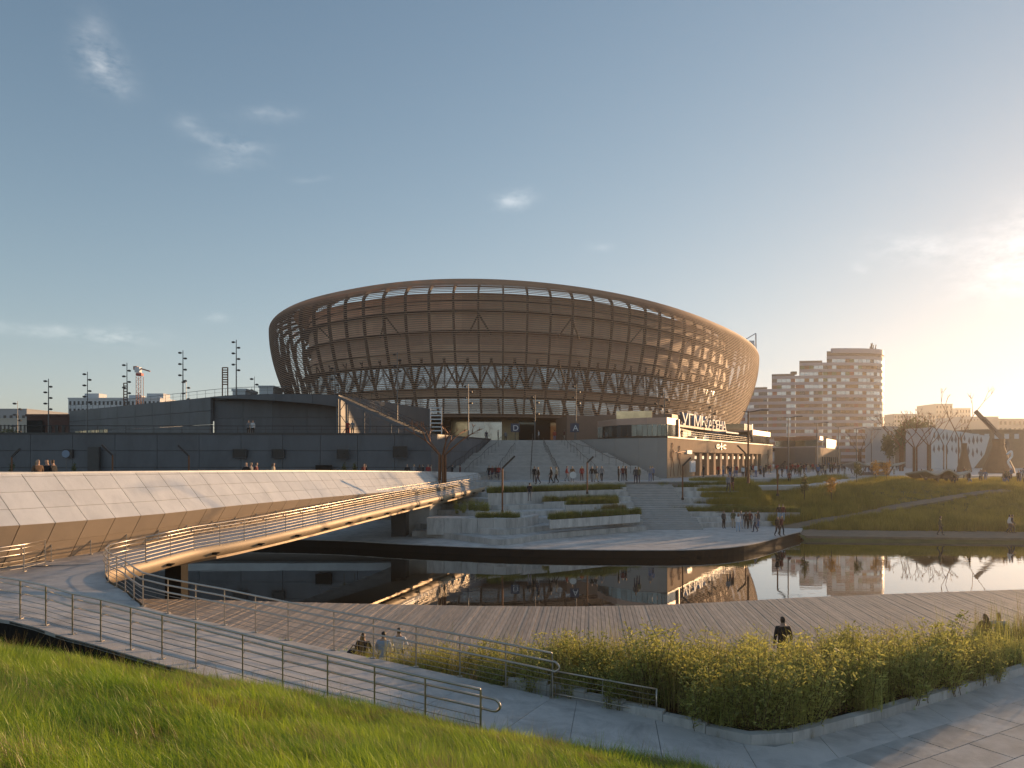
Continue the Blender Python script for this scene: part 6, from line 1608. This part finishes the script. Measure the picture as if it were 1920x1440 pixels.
# far bank: tall grass and reeds
rp_ = [clump('tuft', 60, .55, .45, 1.0, .035, g_reed, 70 + s, .5, 2) for s in range(4)]
pts = []
def near_path(x, y): return any((p.x - x) ** 2 + (p.y - y) ** 2 < 1.3 for p in tp[::2])
for _ in range(15000):
    x = 25.6 + 75 * gr.random() ** 1.1; d = gr.uniform(4.3, 38); y = yedge(x) + d
    if abs(x / y) > .74 or near_path(x, y) or (x < 27 and y > 80): continue
    if y > 100 or in_poly(x, y, [Vector((a, b, 0)) for a, b in pl]) or any((q.x - x) ** 2 + (q.y - y) ** 2 < 3.2 for q in pp[::2]): continue
    n_ = math.sin(x * .21 + 1.3) * math.sin(y * .17) ; pts.append((x if not (x < 29 and d > 9) else x - (29 - x) * .35, y, zbank(x, y) - .04, gr.uniform(-.1, .1), gr.uniform(-.1, .1), gr.uniform(0, 6.28), gr.uniform(.55, 1.0) * (1 + .35 * n_) * (1.15 if d < 9 else .85)))
for _ in range(1300):      # behind the benches, between the planters
    x, y = gr.uniform(20.5, 27), gr.uniform(76.5, 86); pts.append((x, y, max(2.1, min(4.5, 2.1 + (y - 76.5) * .28)), 0, 0, gr.uniform(0, 6.28), gr.uniform(.5, .9)))
scatter('bank_grass', 'tall yellow-green grass covering the far river bank', rp_, pts)
MB().prism([(24.2, 76.8), (27.2, 77.5), (27.2, 88), (21, 88), (21, 78.4)], .5, lambda x, y: max(1.9, min(4.45, 2.0 + (y - 76.8) * .27))).build('bank_shoulder', m_bank)['kind'] = 'structure'
# willow shrubs in the bed
sp = [shrub_proto('shrub', 100 + s, 1.25, 24, 52) for s in range(4)]
pts = []; tries = 0
while len(pts) < 520 and tries < 16000:
    tries += 1; x, y = gr.uniform(-4.5, 30), gr.uniform(15.5, 34)
    if not in_poly(x, y, bed): continue
    dl = min((Vector((x, y, 0)) - Vector((p.x, p.y, 0))).length for p in kp[::1])
    if dl < .22: continue
    if any((x - q[0]) ** 2 + (y - q[1]) ** 2 < .036 for q in pts): continue
    s = gr.uniform(.5, 1.5)
    if x < 2: s *= .52 + .085 * (x + 4.5)
    db = min((Vector((x, y, 0)) - p).length for p in along(bed_back, 1.0)); s *= min(1, .40 + .19 * db)
    if x > 12: s *= .64
    pts.append((x, y, 1.18, gr.uniform(-.12, .12), gr.uniform(-.12, .12), gr.uniform(0, 6.28), s))
scatter('shrubbery', 'dense bed of willow-like shrubs between the ramp and the boardwalk', sp, pts)
pts = []
for _ in range(70):
    p = px(gr.uniform(852, 926), gr.uniform(934, 952), 2.75); pts.append((p.x, p.y, 2.3 + gr.uniform(-.2, .2), gr.uniform(-.15, .15), gr.uniform(-.15, .15), gr.uniform(0, 6.28), gr.uniform(.5, .8)))
scatter('terrace_shrubbery', 'dark green shrubs at the terrace beneath the bridge end', sp, pts)
fw = [clump('tuft', 22, .2, .4, 1.1, .009, g_dry, 80, .35, 3), clump('tuft', 30, .25, .4, 1.2, .012, g_leaf, 81, .4, 3)]
pts = []
while len(pts) < 420:
    x, y = gr.uniform(-4.3, 24), gr.uniform(16, 29)
    if in_poly(x, y, bed): pts.append((x, y, 1.4 if x > 1 else 1.1, 0, 0, gr.uniform(0, 6.28), gr.uniform(.6, 1.25)))
scatter('seed_grass', 'pale seeding grass stalks among the shrubs', fw, pts)

# ------------------------------------------------------------------ trees
def tree(loc, h, cr_, label, mat, seed, n=900, leaf=.16, slim=1.0, group=None, name='young_tree', low=.3):
    t = thing(name, label, 'tree', loc, group); rr = random.Random(seed); b = Vector(loc)
    tk = MB(); tk.tube([b - Vector((0, 0, .2)), b + Vector((.03, 0, h * .5)), b + Vector((0, 0, h * .95))], [h * .016, h * .011, h * .003], 6)
    tips = []
    for k in range(14):
        z = h * rr.uniform(low, .85); a = rr.uniform(0, 6.283); L_ = cr_ * rr.uniform(.5, 1) * (1.15 - z / h * .6)
        q = b + Vector((math.cos(a) * L_, math.sin(a) * L_, z + L_ * .7)); tk.tube([b + Vector((0, 0, z)), q], [h * .006, h * .002], 4); tips.append(q)
    tk.build('trunk', g_twig, t)
    mb = MB()
    for k in range(n):
        c = rr.choice(tips).lerp(b + Vector((0, 0, h * rr.uniform(low + .05, 1))), rr.uniform(0, .75)) + Vector((rr.gauss(0, .16), rr.gauss(0, .16), rr.gauss(0, .16))) * cr_
        d = Vector((rr.gauss(0, 1), rr.gauss(0, 1), rr.gauss(0, 1))).normalized(); s = d.orthogonal().normalized() * leaf * .45; d = d * leaf * rr.uniform(.7, 1.2)
        mb.add([c - d * .5, c + s, c + d * .5, c - s], [(0, 1, 2, 3)])
    me = bpy.data.meshes.new('crown'); me.from_pydata([tuple(Vector(v) - b) for v in mb.v], [], mb.f); me.materials.append(mat)
    ob = bpy.data.objects.new('crown', me); COL.objects.link(ob); ob.parent = t
    return t
for i, (x, yb, yt, c, m, lab) in enumerate(((1508, 921, 857, .65, g_grn, 'slender yellow-green sapling on the bank, left of two by the path'), (1559, 920, 866, .8, g_yel, 'yellow autumn sapling on the bank by the paved path'), (1606, 908, 862, .8, g_grn, 'green sapling before the first canopy'), (1642, 906, 866, .9, g_yel, 'orange sapling in front of the first canopy, left one'), (1662, 906, 868, .8, g_yel, 'orange sapling in front of the first canopy, right one'))):
    p = px(x, yb, 3.7 if i < 2 else 4.1); h = (yb - yt) * p.y / F; tree((p.x, p.y, zbank(p.x, p.y)), h, c, lab, m, 200 + i, 420, .17, group='saplings on the bank')
for i, (x, D, h, lab) in enumerate(((1694, 205, 13, 'brown-green tree behind the steel trees, left one'), (1716, 200, 14, 'brown-green tree behind the steel trees, middle one'), (1735, 205, 13, 'brown-green tree behind the steel trees, right one'), (1668, 230, 10, 'small tree at the foot of the tower'))):
    tree((xat(x, D), D, ZPL), h, h * .28, lab, g_grn, 220 + i, 900, .7, group='trees beyond the plaza', name='park_tree', low=.2)
for i, x in enumerate((22, 140, 645, 665)):
    tree((xat(x, 76), 76, 4.7), 2.2, .35, 'small green sapling behind the bridge, %s from the left' % ORD[i], g_grn, 240 + i, 160, .14, group='saplings behind the bridge')
for i, (x, D) in enumerate(((5, 240), (28, 235), (42, 245))):
    tree((xat(x, D), D, ZPL), 12, 3.4, 'dark tree before the cream building at the far left, %s from the left' % ORD[i], g_grn, 250 + i, 700, .7, group='trees at the far left', name='park_tree', low=.2)

# ------------------------------------------------------------------ evening haze
hz = MB(); hz.box((0, 0, 34.0), (2990, 2990, 74.0))
hm = bpy.data.materials.new('haze'); hm.use_nodes = True
hn, hl = hm.node_tree.nodes, hm.node_tree.links; hn.clear()
ho = hn.new('ShaderNodeOutputMaterial'); hv = hn.new('ShaderNodeVolumePrincipled')
hv.inputs['Color'].default_value = (.95, .93, .90, 1); hv.inputs['Density'].default_value = .00032; hv.inputs['Anisotropy'].default_value = .66
hl.new(hv.outputs[0], ho.inputs['Volume'])
hob = hz.build('haze', hm); hob['kind'] = 'stuff'; hob['label'] = 'thin warm evening haze over the whole place'
